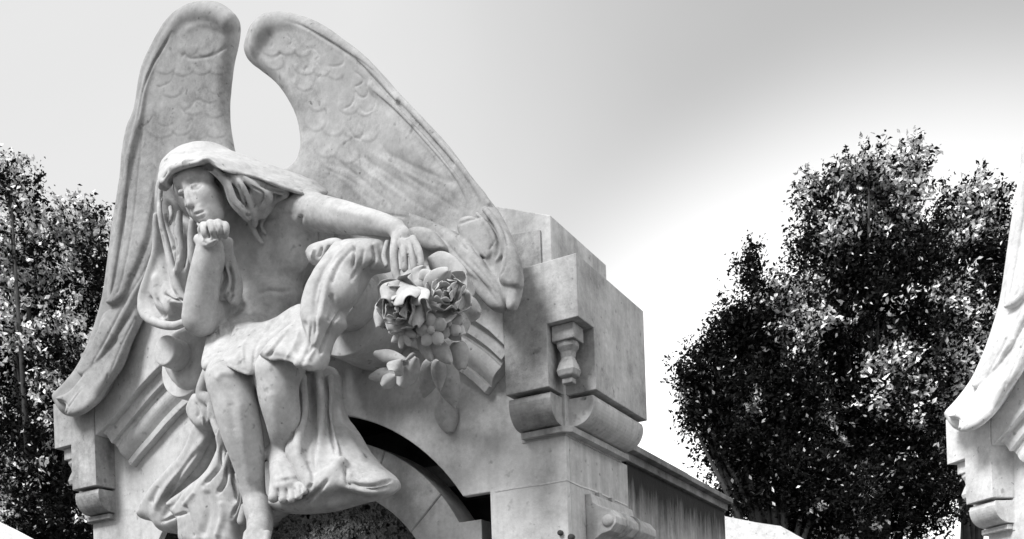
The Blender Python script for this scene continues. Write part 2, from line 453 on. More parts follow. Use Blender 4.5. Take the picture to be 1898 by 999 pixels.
# dark panel crowded with little carved leaves
pm = bmesh.new(); prism(pm, arcpts(XC, 1.94, .69, XC+.6899, XC-.6899, 40)+[(XC-.6899, 0), (XC+.6899, 0)], .305, .33)
loc(bm_done('leaf_panel', pm, M['hole'], mon))
lm = bmesh.new(); R_ = random.Random(7)
for i in range(2600):
    a = R_.uniform(0, math.pi); rr = .685*math.sqrt(R_.random()); x = XC+rr*math.cos(a); z = 1.94+rr*math.sin(a)
    if z < 2.12: continue
    y = .303-R_.uniform(0, .03); s = R_.uniform(.013, .022); rot = R_.uniform(0, 6.28)
    tx, tz = R_.uniform(-.5, .5), R_.uniform(-.5, .5)
    nl = R_.choice((3, 4, 5))
    for k in range(nl):
        t0 = rot+k*6.283/nl; dx, dz = math.cos(t0), math.sin(t0); px, pz = -dz, dx
        pts = []
        for (al, wd_, up) in ((0, 0, .004), (.55, .42, 0), (1.05, .22, -.004), (1.25, 0, -.001), (1.05, -.22, -.004), (.55, -.42, 0)):
            ex = (dx*al+px*wd_)*s; ez = (dz*al+pz*wd_)*s
            pts.append(lm.verts.new((x+ex, y+up+ex*tx+ez*tz, z+ez)))
        lm.faces.new(pts)
lo_ = loc(bm_done('leaf_carving', lm, M['panel'], mon)); md = lo_.modifiers.new('s', 'SOLIDIFY'); md.thickness = .004
# upper front (flush with the corner blocks) with swan-neck lower edge and hidden gable top
LP = [(186, 804), (205, 779), (228, 752), (255, 719), (283, 689), (305, 668), (335, 640)]
RP = [(936, 640), (905, 612), (870, 588), (845, 574), (800, 553), (750, 535), (690, 520)]
lpp = [P(u, v, .12) for u, v in LP]; rpp = [P(u, v, .12) for u, v in RP]
top = [P(u, v, .12) for u, v in ((928, 500), (885, 420), (800, 360), (700, 335), (600, 330), (540, 332), (470, 320), (420, 325), (330, 390), (262, 500), (238, 590), (196, 655), (150, 722))]
poly = [(p.x, p.z) for p in rpp][1:]+[(p.x, p.z) for p in lpp[::-1]][:-1]
poly = [(-.178, rpp[0].z)]+poly+[(mir(-.178)+.003, lpp[0].z), (mir(-.178)+.003, 3.2)]+[(max(p.x, mir(-.178)+.003), p.z) for p in top[::-1] if p.x > mir(-.178)]+[(-.178, 3.2)]
bm = bmesh.new(); prism(bm, poly, -.118, .12)
loc(bm_done('upper_front', bm, M['wall'], mon, .004))
# cornice mouldings following the curve
def mould(pts, sgn):
    c = catmull([(p.x, p.z) for p in pts], 6); path = []
    for i in range(len(c)):
        t = c[min(i+1, len(c)-1)]-c[max(i-1, 0)]; t /= np.linalg.norm(t)
        n_ = np.array([t[1], -t[0]])*sgn
        path.append(((c[i][0], 0, c[i][1]), (n_[0], 0, n_[1]), (0, -1, 0)))
    prof = [(-.01, .10), (0, .082), (.052, .080), (.053, .058), (.070, .056)]
    for i in range(9):
        a = i/8; prof.append((.074+.078*a, .052-.026*a+.016*math.sin(a*math.pi)))
    prof += [(.156, .02), (.160, .038), (.188, .036), (.190, -.01), (-.01, -.01)]
    bm = bmesh.new(); sweep(bm, path, prof)
    return bm
loc(bm_done('cornice_moulding', mould(lpp, 1), M['wall'], mon, .0025))
loc(bm_done('cornice_moulding', mould(rpp, -1), M['wall'], mon, .0025))
# corner blocks: L-cut corner with a little baluster, roll and fillet beneath
def corner(flip):
    f = (lambda x: mir(x)) if flip else (lambda x: x)
    def bx(bm, x0, x1, *r):
        a, b = sorted((f(x0), f(x1))); box(bm, a, b, *r)
    root = M['block']
    bm = bmesh.new()
    L_ = [(-.178, -.12), (-.004, -.12), (-.004, .02), (.12, .02), (.12, .545), (-.178, .545)]
    a = [bm.verts.new((f(x), y, 2.752)) for x, y in L_]; b = [bm.verts.new((f(x), y, 2.976)) for x, y in L_]
    k_ = bm.verts.new((f(.12), -.12, 2.976)); up = [bm.verts.new((f(x), y, 3.2)) for x, y in ((-.178, -.12), (-.004, -.12), (.12, -.12), (.12, .02), (.12, .545), (-.178, .545))]
    mid = [b[0], b[1], k_, b[3], b[4], b[5]]
    bm.faces.new(a); bm.faces.new((b[1], b[2], b[3], k_)); bm.faces.new(up)
    for i in range(6):
        bm.faces.new([a[i], a[(i+1) % 6], b[(i+1) % 6], b[i]]); bm.faces.new([mid[i], mid[(i+1) % 6], up[(i+1) % 6], up[i]])
    o = loc(bm_done('corner_block', bm, M['block'], mon, .003))
    # core under the roll
    bm = bmesh.new(); bx(bm, -.176, .004, -.004, .545, 2.60, 2.7515); loc(bm_done('block_core', bm, M['side'], mon))
    # roll along the front and along the side (quarter-round dropping inwards)
    q = [(0.0, 2.735)] + [(.10*math.cos(t), 2.722-.092*math.sin(t)) for t in np.linspace(0, 1.45, 10)] + [(0.0, 2.63)]
    bm = bmesh.new()
    prof = [(.0, 2.74), (.102, 2.738)]+[(.012+.095*math.cos(t)**.8, 2.722-.088*math.sin(t)) for t in np.linspace(0.05, 1.5, 11)]+[(0, 2.632)]
    for (x0, x1) in ((-.175, -.005),):
        r0 = [bm.verts.new((f(x0), -o_, z)) for o_, z in prof]; r1 = [bm.verts.new((f(x1-(.0)), -o_, z)) for o_, z in prof]
        n = len(prof)
        for i in range(n): bm.faces.new([r0[i], r0[(i+1) % n], r1[(i+1) % n], r1[i]])
        bm.faces.new(r0); bm.faces.new(r1[::-1])
    loc(bm_done('roll_moulding', bm, M['block'], mon, .002))
    bm = bmesh.new()
    r0 = [bm.verts.new((f(o_), .03, z)) for o_, z in prof]; r1 = [bm.verts.new((f(o_), .535, z)) for o_, z in prof]; n = len(prof)
    for i in range(n): bm.faces.new([r0[i], r0[(i+1) % n], r1[(i+1) % n], r1[i]])
    bm.faces.new(r0); bm.faces.new(r1[::-1])
    loc(bm_done('roll_moulding', bm, M['side'], mon, .002))
    bm = bmesh.new(); 
    Lf = [(-.165, -.034), (.004, -.034), (.034, -.004), (.034, .55), (-.165, .55)]
    a = [bm.verts.new((f(x), y, 2.606)) for x, y in Lf]; b = [bm.verts.new((f(x), y, 2.629)) for x, y in Lf]
    bm.faces.new(a); bm.faces.new(b[::-1])
    for i in range(5): bm.faces.new([a[i], a[(i+1) % 5], b[(i+1) % 5], b[i]])
    loc(bm_done('fillet', bm, M['block'], mon, .002))
    # baluster
    bm = bmesh.new(); cxb, cyb = .044, -.046
    def sq(h, z0, z1): bx(bm, cxb-h, cxb+h, cyb-h, cyb+h, z0, z1)
    sq(.044, 2.918, 2.9755); sq(.020, 2.768, 2.788)
    ring = []
    for z, r in ((2.919, .037), (2.90, .036), (2.882, .026), (2.862, .023), (2.84, .032), (2.815, .040), (2.795, .034), (2.787, .016)):
        ring.append([bm.verts.new((f(cxb+sx_*r*c_), cyb+sy_*r*c_, z)) for sx_, sy_, c_ in ((-1, -1, .86), (0, -1, 1), (1, -1, .86), (1, 0, 1), (1, 1, .86), (0, 1, 1), (-1, 1, .86), (-1, 0, 1))])
    for r0, r1 in zip(ring, ring[1:]):
        for i in range(8): bm.faces.new([r0[i], r0[(i+1) % 8], r1[(i+1) % 8], r1[i]])
    bm.faces.new(ring[0]); bm.faces.new(ring[-1][::-1])
    loc(bm_done('baluster', bm, M['block'], mon, .004))
corner(False); corner(True)
# side wall: pilaster, streaked long wall, coping
def sidewall(flip):
    f = (lambda x: mir(x)) if flip else (lambda x: x)
    def bx(bm, x0, x1, *r):
        a, b = sorted((f(x0), f(x1))); box(bm, a, b, *r)
    bm = bmesh.new(); bx(bm, -.12, -.0005, .0355, .62, 0, 2.604); loc(bm_done('corner_pilaster', bm, M['side'], mon, .003))
    bm = bmesh.new(); bx(bm, -.12, -.008, .6205, 2.05, 0, 2.618); loc(bm_done('side_wall', bm, M['sidedark'], mon))
    bm = bmesh.new(); bx(bm, -.2, .042, .552, 1.30, 2.655, 2.682); bx(bm, -.2, .040, 1.303, 2.05, 2.655, 2.681); bx(bm, -.2, .010, .56, 2.05, 2.619, 2.654)
    loc(bm_done('coping', bm, M['coping'], mon, .003))
sidewall(False); sidewall(True)
bm = bmesh.new(); box(bm, -2.48, -.12, 1.95, 2.045, 0, 2.6); loc(bm_done('rear_wall', bm, M['side'], mon))
bm = bmesh.new(); box(bm, -2.4, -.2, .3, 2.04, 2.56, 2.66); loc(bm_done('roof_slab', bm, M['coping'], mon))
# mortar joints
def seam(pts, d0=.0015):
    bm = bmesh.new()
    for a, b in zip(pts, pts[1:]):
        a = Vector(a); b = Vector(b); off = Vector((0, 0, .003))
        t = Vector((.0018, -.0018, 0))
        vs = [bm.verts.new(q+s_+o2) for o2 in (t*0, t) for q, s_ in ((a, -off), (a, off), (b, off), (b, -off))]
        for f in ((0, 1, 2, 3), (4, 5, 6, 7), (0, 1, 5, 4), (1, 2, 6, 5), (2, 3, 7, 6), (3, 0, 4, 7)): bm.faces.new([vs[i] for i in f])
    return bm
loc(bm_done('mortar_joint', seam([(-.30, 0, 2.436), (-.2, 0, 2.437), (-.1, 0, 2.434), (0.0, 0, 2.436)]), M['mortar'], mon))
loc(bm_done('mortar_joint', seam([(0.0, 0, 2.436), (0.0, .12, 2.433), (0.0, .25, 2.437), (0, .60, 2.431)]), M['mortar'], mon))
# attic behind the gable
za = P(915, 381, -.155); 
bm = bmesh.new(); prism(bm, [(-.1, 3.1), (-.1, 3.503), (za.x, za.z), (-1.3, za.z+.12), (mir(za.x), za.z), (-2.5, 3.503), (-2.5, 3.1)], .155, .712)
loc(bm_done('attic', bm, M['side'], mon, .004))
bm = bmesh.new(); prism(bm, [(-.142, 3.1), (-.142, 3.455), (-.5, 3.50), (-.7, 3.5), (-.7, 3.1)], .145, .1545)
loc(bm_done('attic_panel', bm, M['block'], mon, .002))
bm = bmesh.new(); box(bm, -2.42, -.18, .1205, .5, 2.995, 3.2); loc(bm_done('upper_core', bm, M['wall'], mon))
# scroll bracket on the pilaster's flank
bm = bmesh.new()
def cyl(bm, x, z, r, y0, y1, n=28, dome=0.):
    a = [bm.verts.new((x+r*math.cos(t), y0, z+r*math.sin(t))) for t in np.linspace(0, 2*math.pi, n, endpoint=False)]
    b = [bm.verts.new((v.co.x, y1, v.co.z)) for v in a]
    for i in range(n): bm.faces.new([a[i], b[i], b[(i+1) % n], a[(i+1) % n]])
    bm.faces.new(b)
    if dome:
        prev = a
        for k in range(1, 4):
            q = k/4*math.pi/2; c_ = [bm.verts.new((x+r*math.cos(q)*math.cos(t), y0-dome*math.sin(q), z+r*math.cos(q)*math.sin(t))) for t in np.linspace(0, 2*math.pi, n, endpoint=False)]
            for i in range(n): bm.faces.new([prev[i], prev[(i+1) % n], c_[(i+1) % n], c_[i]])
            prev = c_
        bm.faces.new(prev)
    else: bm.faces.new(a)
bk = [(0, 2.41), (.022, 2.41), (.03, 2.375), (.06, 2.355), (.098, 2.34), (.122, 2.31), (.122, 2.285), (.098, 2.258), (.06, 2.25), (.03, 2.23), (.03, 1.5), (0, 1.5)]
a = [bm.verts.new((x, .165, z)) for x, z in bk]; b = [bm.verts.new((x, .60, z)) for x, z in bk]
bm.faces.new(a); bm.faces.new(b[::-1])
for i in range(len(bk)): bm.faces.new([a[i], b[i], b[(i+1) % len(bk)], a[(i+1) % len(bk)]])
br = loc(bm_done('scroll_bracket', bm, M['side'], mon, .003))
bm = bmesh.new(); cyl(bm, .088, 2.297, .024, .166, .19, 24, .016)
o = bm_done('scroll_boss', bm, M['side'], br, 0, True); 
for y in (.27, .40):
    bm = bmesh.new(); cyl(bm, .083, 2.297, .050, y, y+.028, 28)
    o = bm_done('scroll_band', bm, M['block'], br, .003)
for y in (.262, .392):
    bm = bmesh.new(); box(bm, .0005, .018, y, y+.03, 2.385, 2.43)
    o = bm_done('scroll_peg', bm, M['block'], br, .002)
# hollow knobs in the front pier
for u, v, r in ((1040, 988, .010), (1060, 996, .012)):
    bm = bmesh.new(); p = P(u, v); cyl(bm, p.x, p.z, r, -.012, .002, 16, .006)
    loc(bm_done('iron_stud', bm, M['hole'], mon, 0, True))
# volutes of the broken pediment
def volute(u, v, rb, db, u2, v2, rs, ds):
    p = P(u, v, db); p2 = P(u2, v2, ds)
    bm = bmesh.new(); cyl(bm, p.x, p.z, rb, -db, 0.0, 56)
    o = loc(bm_done('volute', bm, M['wall'], mon, .006, True, 3))
    bm = bmesh.new(); cyl(bm, p2.x, p2.z, rs, -ds, -db+.01, 44)
    o2 = bm_done('volute_eye', bm, M['wall'], o, .010, True, 3)
    for q in (o, o2):
        for f in q.data.polygons: f.use_smooth = len(f.vertices) == 4
volute(337, 682, .128, .20, 304, 649, .066, .31)
volute(640, 572, .185, .22, 622, 540, .115, .34)
# the tomb's neighbours: whitewashed low walls
bm = bmesh.new()
def wallprism(name, label, pix, dist, thick):
    """vertical wall whose top edge runs through the given sight lines at the given distance"""
    bm = bmesh.new(); tops = []
    for (u, v), dd in zip(pix, dist):
        r = Vector(ray(u, v)); tops.append(Vector(CAM)+r*dd)
    t = (tops[-1]-tops[0]); t.z = 0; t.normalize(); n_ = Vector((-t.y, t.x, 0))*thick
    if n_.dot(Vector(FW)) < 0: n_ = -n_
    A = [bm.verts.new(p) for p in tops]; B = [bm.verts.new(p+n_) for p in tops]
    A0 = [bm.verts.new((p.x, p.y, 0)) for p in tops]; B0 = [bm.verts.new((p.x+n_.x, p.y+n_.y, 0)) for p in tops]
    for i in range(len(tops)-1):
        for q in ((A[i], A[i+1], B[i+1], B[i]), (A0[i], A0[i+1], A[i+1], A[i]), (B[i], B[i+1], B0[i+1], B0[i]), (A0[i], A0[i+1], B0[i+1], B0[i])): bm.faces.new(q)
    bm.faces.new((A[0], B[0], B0[0], A0[0])); bm.faces.new((A[-1], B[-1], B0[-1], A0[-1]))
    o = bm_done(name, bm, M['white']); o['label'] = label; o['category'] = 'wall'
    return o
wallprism('garden_wall', 'bright whitewashed wall with sloping top below the right-hand trees', [(1300, 950), (1345, 957), (1400, 968), (1447, 975), (1490, 999), (1500, 1012)], [8, 8, 8, 8, 8, 8], .35)
wallprism('garden_wall', 'bright white sloping wall top at the lower left corner below the trees', [(-60, 940), (0, 969), (60, 1001), (90, 1015)], [8.5]*4, .35)
# ------------------------------------------------------------------ the angel
ang = thing('angel_statue', 'life-size grey carved angel with veiled bowed head and high wings, seated on the tomb front', 'statue', (-1.35, -.2, 2.2), 'carved angels')
def bounds(pix, d0, d1, pad=.03):
    xs = []; zs = []
    for u, v in pix:
        for d in (d0, d1):
            p = P(u, v, d); xs.append(p.x); zs.append(p.z)
    return (min(xs)-pad, d0-pad, min(zs)-pad), (max(xs)+pad, d1+pad, max(zs)+pad)
def rect(u0, v0, u1, v1): return [(u0, v0), (u1, v0), (u0, v1), (u1, v1)]


def scallops(x0, y0, x1, y1, n, w_, h_, dep, seed, skip=.15):
    r = random.Random(seed); out = []
    for i in range(n):
        if r.random() < skip: continue
        t = (i+.5)/n; cx0 = x0+(x1-x0)*t+r.uniform(-3, 3); cy0 = y0+(y1-y0)*t+r.uniform(-4, 4)
        ux, uy = (x1-x0), (y1-y0); l_ = math.hypot(ux, uy); ux /= l_; uy /= l_; nx_, ny_ = -uy, ux
        if ny_ < 0: nx_, ny_ = -nx_, -ny_
        q = w_*r.uniform(.85, 1.15)
        out.append(([(cx0-ux*q/2, cy0-uy*q/2), (cx0-ux*q*.42+nx_*h_*.7, cy0-uy*q*.42+ny_*h_*.7), (cx0+nx_*h_, cy0+ny_*h_), (cx0+ux*q*.42+nx_*h_*.7, cy0+uy*q*.42+ny_*h_*.7), (cx0+ux*q/2, cy0+uy*q/2)], 2.0, -dep*.55))
        out.append((out[-1][0], 7, dep*1.1, -1))
    return out
# ---- left wing (photo left)
lw = Field(*bounds(rect(90, 0, 450, 790), -.02, .36), .0042)
LWO = [(442, 50), (440, 33), (425, 18), (400, 8), (378, 6), (352, 11), (327, 27), (308, 49), (289, 82), (271, 120), (261, 158), (254, 205), (240, 240), (231, 285), (228, 320), (222, 362), (213, 422), (205, 480), (197, 540), (186, 585), (167, 640), (147, 682), (122, 712), (102, 733), (108, 752), (124, 771), (150, 765), (172, 752), (190, 735), (215, 695), (235, 640), (252, 600), (275, 560), (300, 500), (330, 420), (380, 330), (432, 296), (430, 270), (424, 232), (422, 190), (425, 150), (430, 112), (438, 78)]
puff(lw, LWO, [(390, 30, .20), (300, 60, .20), (430, 250, .12), (240, 260, .17), (330, 250, .13), (215, 480, .17), (290, 450, .12), (160, 660, .17), (230, 630, .13), (120, 750, .19)], .045, .045, .0)
# leading edge roll, then stepped vane layers
chain(lw, [(425, 40, .21, 17), (395, 25, .22, 19), (350, 30, .22, 15), (318, 62, .22, 10), (292, 105, .22, 7), (272, 150, .22, 6), (258, 220, .21, 6), (241, 285, .21, 7), (232, 360, .21, 7), (221, 430, .20, 7), (211, 500, .20, 8), (207, 555, .20, 9)], .02)
# long outer primary feather
puff(lw, [(262, 228), (250, 280), (245, 340), (236, 420), (226, 490), (212, 545), (201, 560), (205, 566), (222, 562), (238, 545), (250, 515), (268, 470), (283, 420), (292, 350), (290, 280), (280, 240)], [(260, 250, .165), (240, 500, .21), (285, 350, .16), (215, 550, .22)], .028, .02, .004)
puff(lw, [(300, 360), (285, 420), (262, 490), (240, 540), (215, 570), (196, 585), (185, 620), (178, 650), (172, 672), (178, 676), (190, 668), (206, 645), (228, 605), (250, 565), (275, 510), (300, 450), (318, 390)], [(300, 380, .14), (180, 660, .21), (240, 560, .19)], .026, .018, .004)
puff(lw, [(196, 590), (180, 625), (164, 655), (150, 682), (147, 692), (155, 697), (168, 690), (195, 655), (215, 620)], .215, .022, .016, .004)
puff(lw, [(246, 575), (222, 610), (195, 650), (170, 685), (150, 708), (128, 728), (106, 738), (112, 745), (126, 752), (124, 770), (140, 771), (165, 758), (183, 742), (200, 715), (222, 680), (240, 640), (262, 590), (262, 565)], [(240, 590, .16), (125, 755, .24), (190, 690, .20)], .03, .03, .006)
puff(lw, [(175, 700), (150, 725), (130, 748), (124, 765), (136, 772), (160, 762), (182, 742), (196, 715), (205, 690)], [(190, 700, .20), (135, 765, .255)], .025, .025, .006)
SL = [  # covert feather scallops and cracks
    ([(318, 60), (300, 92), (282, 122), (265, 165), (258, 200), (252, 232)], 2.30, -0.0062),
    ([(282, 125), (287, 140), (285, 152), (292, 160), (304, 157), (316, 150), (321, 138)], 2.16, -0.0024, 1),
    ([(335, 112), (342, 100), (350, 108), (370, 108), (395, 102), (418, 88), (430, 80)], 2.88, -0.0037),
    ([(262, 200), (257, 222), (265, 232), (276, 226), (284, 212)], 2.16, -0.0031, 1),
    ([(284, 205), (290, 225), (300, 233), (315, 232), (326, 222)], 2.88, -0.0020, 1),
    ([(330, 195), (340, 205), (352, 200), (365, 185), (385, 192), (400, 190)], 2.88, -0.0020),
    ([(345, 228), (355, 222), (348, 240), (347, 256), (356, 262)], 2.16, -0.0020),
    ([(300, 175), (296, 195), (300, 212)], 3.60, -0.0017), ([(358, 120), (340, 150), (345, 175)], 5.04, -0.0017), ([(400, 120), (395, 150), (405, 178)], 5.76, -0.0017),
    ([(265, 232), (258, 300), (250, 380), (238, 460), (222, 530), (212, 548)], 1.87, -0.0056),
    ([(290, 240), (292, 300), (284, 380), (270, 450)], 2.16, -0.0025),
    ([(242, 285), (236, 350), (226, 430), (214, 505), (204, 555)], 1.73, -0.0043),
    ([(310, 380), (290, 440), (268, 500), (232, 560), (200, 620), (172, 675)], 1.87, -0.0050),
    ([(222, 575), (205, 610), (180, 655), (170, 675)], 1.44, -0.0037), ([(235, 590), (215, 625), (185, 668)], 1.44, -0.0031),
    ([(105, 740), (120, 746), (127, 752), (140, 735), (150, 722)], 1.58, -0.0062), ([(127, 752), (122, 768)], 1.44, -0.0062),
    ([(200, 690), (196, 715), (180, 742)], 2.16, -0.0043), ([(250, 590), (225, 640), (205, 690)], 2.16, -0.0037),
    ([(340, 60), (370, 45), (410, 55), (432, 75)], 6.48, 0.0037), ([(385, 80), (360, 90), (330, 88)], 5.76, 0.0014)]
SL += [([(300+i*28, 270+i*14), (288+i*20, 330+i*20), (270+i*16, 400+i*18)], 2.16, -0.0015) for i in range(3)]
for a_ in ((300, 85, 425, 75, 4, 30, 20, .005, 1), (285, 118, 425, 112, 4, 34, 20, .005, 2), (275, 155, 420, 150, 5, 30, 22, .006, 3), (268, 190, 415, 188, 4, 34, 24, .006, 4), (280, 225, 420, 228, 4, 34, 24, .005, 5)): SL += scallops(*a_[:5], a_[5]*1.3, a_[6]*1.15, .0027, a_[8], .3)
carve('wing', lw, M['wingdark'], ang, SL, .0008, 4)['label'] = 'upright narrow wing at the left, behind the veiled head'

# ---- right wing
rw = Field(*bounds(rect(450, 20, 975, 590), -.02, .40), .0042)
RWO = [(492, 30), (512, 26), (544, 29), (576, 39), (608, 54), (640, 78), (672, 100), (706, 134), (738, 170), (784, 218), (832, 270), (872, 324), (912, 376), (926, 395), (945, 432), (962, 475), (967, 525), (960, 560), (945, 577), (906, 567), (876, 528), (850, 498), (800, 470), (740, 440), (680, 425), (620, 400), (580, 370), (545, 345), (530, 318), (548, 306), (558, 290), (561, 262), (554, 222), (536, 185), (512, 153), (484, 131), (464, 115), (457, 98), (460, 78), (472, 48)]
RC = [(500, 60, .22), (600, 70, .22), (700, 160, .20), (820, 280, .19), (900, 380, .20), (580, 250, .13), (560, 330, .13), (680, 330, .14), (780, 380, .17), (480, 110, .20), (950, 540, .24), (860, 480, .20)]
puff(rw, RWO, RC, .045, .045, .0)
chain(rw, [(480, 85, .23, 19), (492, 58, .24, 24), (520, 45, .24, 17), (560, 46, .24, 12), (600, 60, .25, 9), (635, 82, .25, 7), (670, 108, .25, 6), (705, 145, .25, 5), (735, 185, .25, 5)], .02)
chain(rw, [(690, 160, .235, 8), (740, 205, .235, 7), (790, 262, .235, 7), (835, 315, .235, 7), (862, 350, .235, 7), (876, 385, .225, 6)], .012)
chain(rw, [(735, 175, .24, 5), (790, 235, .24, 5), (845, 298, .24, 5), (885, 350, .24, 5), (905, 378, .24, 5)], .008)
chain(rw, [(845, 320, .225, 10), (862, 350, .225, 11), (870, 374, .22, 8), (868, 386, .215, 5)], .01)
chain(rw, [(880, 345, .23, 6), (897, 370, .235, 7), (893, 390, .235, 5), (870, 400, .23, 5)], .01)
# outer vane between rolls
puff(rw, [(600, 150), (680, 165), (740, 215), (800, 285), (845, 335), (865, 370), (862, 383), (835, 372), (790, 345), (740, 310), (690, 260), (640, 210)], [(620, 160, .16), (740, 230, .215), (850, 350, .225), (700, 270, .17)], .03, .06, .012)
# lower primaries (tip crossing the corner block)
puff(rw, [(905, 385), (925, 410), (945, 440), (962, 478), (968, 520), (962, 535), (938, 532), (928, 520), (932, 495), (936, 465), (928, 430), (912, 402), (895, 390)], [(910, 400, .25), (950, 500, .275)], .03, .022, .006)
chain(rw, [(898, 388, .275, 5), (918, 412, .285, 6), (930, 440, .29, 6), (931, 465, .285, 5), (922, 482, .275, 4)], .008)
chain(rw, [(884, 396, .27, 4), (905, 420, .275, 5), (917, 445, .275, 5), (919, 470, .27, 4)], .008)
puff(rw, [(938, 533), (942, 548), (940, 570), (948, 578), (958, 568), (962, 548), (962, 533)], .265, .022, .016, .006)
puff(rw, [(845, 430), (868, 455), (895, 485), (920, 512), (932, 535), (936, 572), (920, 578), (905, 568), (880, 540), (860, 510), (838, 480), (815, 445), (822, 425)], [(840, 440, .24), (930, 560, .27)], .03, .025, .006)
puff(rw, [(760, 395), (800, 410), (840, 430), (880, 462), (905, 500), (925, 540), (905, 535), (870, 510), (830, 480), (790, 452), (758, 430)], [(760, 410, .25), (920, 530, .285)], .022, .02, .006)
puff(rw, [(872, 400), (900, 412), (916, 440), (915, 470), (905, 482), (885, 470), (862, 450), (848, 425), (855, 405)], .262, .018, .02, .006)
puff(rw, [(758, 425), (775, 420), (800, 425), (820, 445), (828, 462), (812, 470), (790, 466), (770, 452)], .30, .03, .03, .006)
SR = [
    ([(530, 38), (560, 48), (600, 72), (640, 98), (668, 120), (700, 155), (742, 200), (800, 262), (850, 325), (880, 365)], 2.16, -0.0068),
    ([(585, 60), (640, 95), (690, 130), (738, 182)], 1.58, -0.0037),
    ([(680, 160), (740, 215), (800, 280), (840, 330), (862, 372), (866, 384)], 1.87, -0.0056),
    ([(495, 62), (505, 75), (500, 90)], 2.16, -0.0031, -1), ([(530, 62), (540, 75), (536, 85)], 1.80, -0.0028), ([(545, 95), (555, 112), (562, 130), (572, 120)], 2.16, -0.0028),
    ([(562, 95), (580, 90), (590, 103), (584, 112), (594, 125), (594, 138), (584, 148)], 1.87, -0.0031, -1),
    ([(630, 90), (637, 105), (635, 118), (622, 123), (608, 122)], 2.16, -0.0028), ([(505, 110), (520, 100), (530, 112), (528, 140)], 2.88, -0.0020), ([(540, 115), (550, 135), (545, 160)], 2.88, 0.0017),
    ([(655, 130), (672, 145), (670, 155), (655, 162)], 1.87, -0.0034), ([(655, 165), (668, 180), (680, 178), (682, 165)], 1.73, -0.0034), ([(664, 196), (676, 209), (690, 205), (695, 190), (688, 170)], 1.73, -0.0037, -1),
    ([(636, 203), (650, 195), (657, 180), (654, 168)], 1.58, -0.0034), ([(645, 235), (655, 252), (667, 257), (675, 245)], 1.87, -0.0024),
    ([(600, 310), (630, 325), (660, 342), (662, 358), (655, 372)], 2.16, -0.0028), ([(600, 300), (645, 315), (690, 345)], 4.32, -0.0019),
    ([(690, 325), (712, 352), (725, 388)], 1.58, -0.0020), ([(640, 250), (680, 310), (700, 330)], 5.04, -0.0025), ([(700, 260), (760, 330), (820, 370), (862, 400)], 4.32, -0.0031),
    ([(660, 270), (700, 320), (760, 370), (830, 410)], 5.04, -0.0025), ([(600, 240), (625, 290), (660, 330)], 5.04, -0.0019),
    ([(645, 380), (680, 392), (720, 398), (760, 404)], 1.80, -0.0056), ([(560, 325), (580, 345), (600, 360), (640, 378)], 2.16, -0.0043),
    ([(850, 416), (870, 408), (892, 402)], 1.73, -0.0062), ([(845, 436), (856, 452), (868, 465)], 2.16, -0.0074), ([(870, 445), (885, 470), (900, 482)], 2.16, -0.0056), ([(888, 440), (893, 462), (900, 475)], 1.44, -0.0043), ([(918, 445), (906, 465)], 1.44, -0.0037),
    ([(800, 420), (845, 470), (890, 520), (925, 565)], 1.87, -0.0056), ([(870, 480), (905, 520), (930, 560)], 1.58, -0.0043), ([(905, 388), (930, 420), (940, 450), (938, 490), (925, 515)], 1.58, -0.0056),
    ([(480, 100), (500, 125), (530, 150), (550, 190)], 5.76, 0.0025)]
for a_ in ((490, 80, 600, 95, 4, 26, 16, .005, 11), (495, 105, 640, 125, 5, 28, 18, .006, 12), (520, 135, 670, 160, 5, 28, 20, .006, 13), (545, 170, 690, 195, 5, 28, 22, .005, 14), (575, 210, 700, 240, 4, 32, 24, .004, 15), (590, 255, 700, 290, 3, 36, 28, .004, 16)): SR += scallops(*a_[:5], a_[5]*1.3, a_[6]*1.15, .0027, a_[8], .3)
SR += [([(600+i*22, 300-i*4), (650+i*26, 345-i*6), (700+i*30, 392-i*10)], 5, .003*(-1)**i) for i in range(6)]
carve('wing', rw, M['wing'], ang, SR, .0008, 4)['label'] = 'broad wing sweeping down to the right over the corner block'

# ---- body: one continuous figure
bd = Field(*bounds(rect(300, 290, 800, 1030), .02, .80, 0.0), .0040)
# torso
blob(bd, 505, 455, .20, 92, 92, .17, -18, .04)          # rib cage
blob(bd, 470, 455, .24, 50, 75, .13, -10, .05)
blob(bd, 545, 430, .29, 42, 40, .055, -10, .05)          # breast / pectoral
blob(bd, 540, 475, .27, 40, 34, .06, 0, .05)
blob(bd, 495, 560, .24, 72, 62, .14, 0, .06)            # belly
blob(bd, 470, 640, .30, 78, 55, .16, 0, .06)            # hips / lap
chain(bd, [(430, 425, .30, 32), (412, 392, .38, 30), (395, 360, .46, 30)], .04)   # neck
chain(bd, [(440, 420, .28, 38), (510, 395, .30, 34), (572, 385, .33, 30)], .05)   # collar line
# far arm: shoulder, upper arm, fore-arm, wrist
chain(bd, [(575, 392, .33, 33), (620, 400, .37, 30), (665, 408, .42, 26), (705, 415, .45, 21), (735, 424, .48, 17)], .03)
blob(bd, 744, 440, .485, 20, 20, .028, 0, .02)
for f_ in ([(733, 440, .50, 8.5), (730, 470, .52, 8.5), (732, 500, .53, 8), (738, 520, .53, 7)], [(718, 450, .47, 6), (712, 475, .485, 6), (716, 492, .49, 5)],
           [(746, 450, .505, 7.5), (749, 475, .52, 7.2), (750, 497, .525, 6.5)], [(757, 448, .50, 7), (764, 473, .515, 6.8), (767, 497, .52, 6.2)], [(765, 442, .49, 6.5), (777, 466, .50, 6.2), (781, 492, .505, 5.6)]):
    chain(bd, f_, .006)
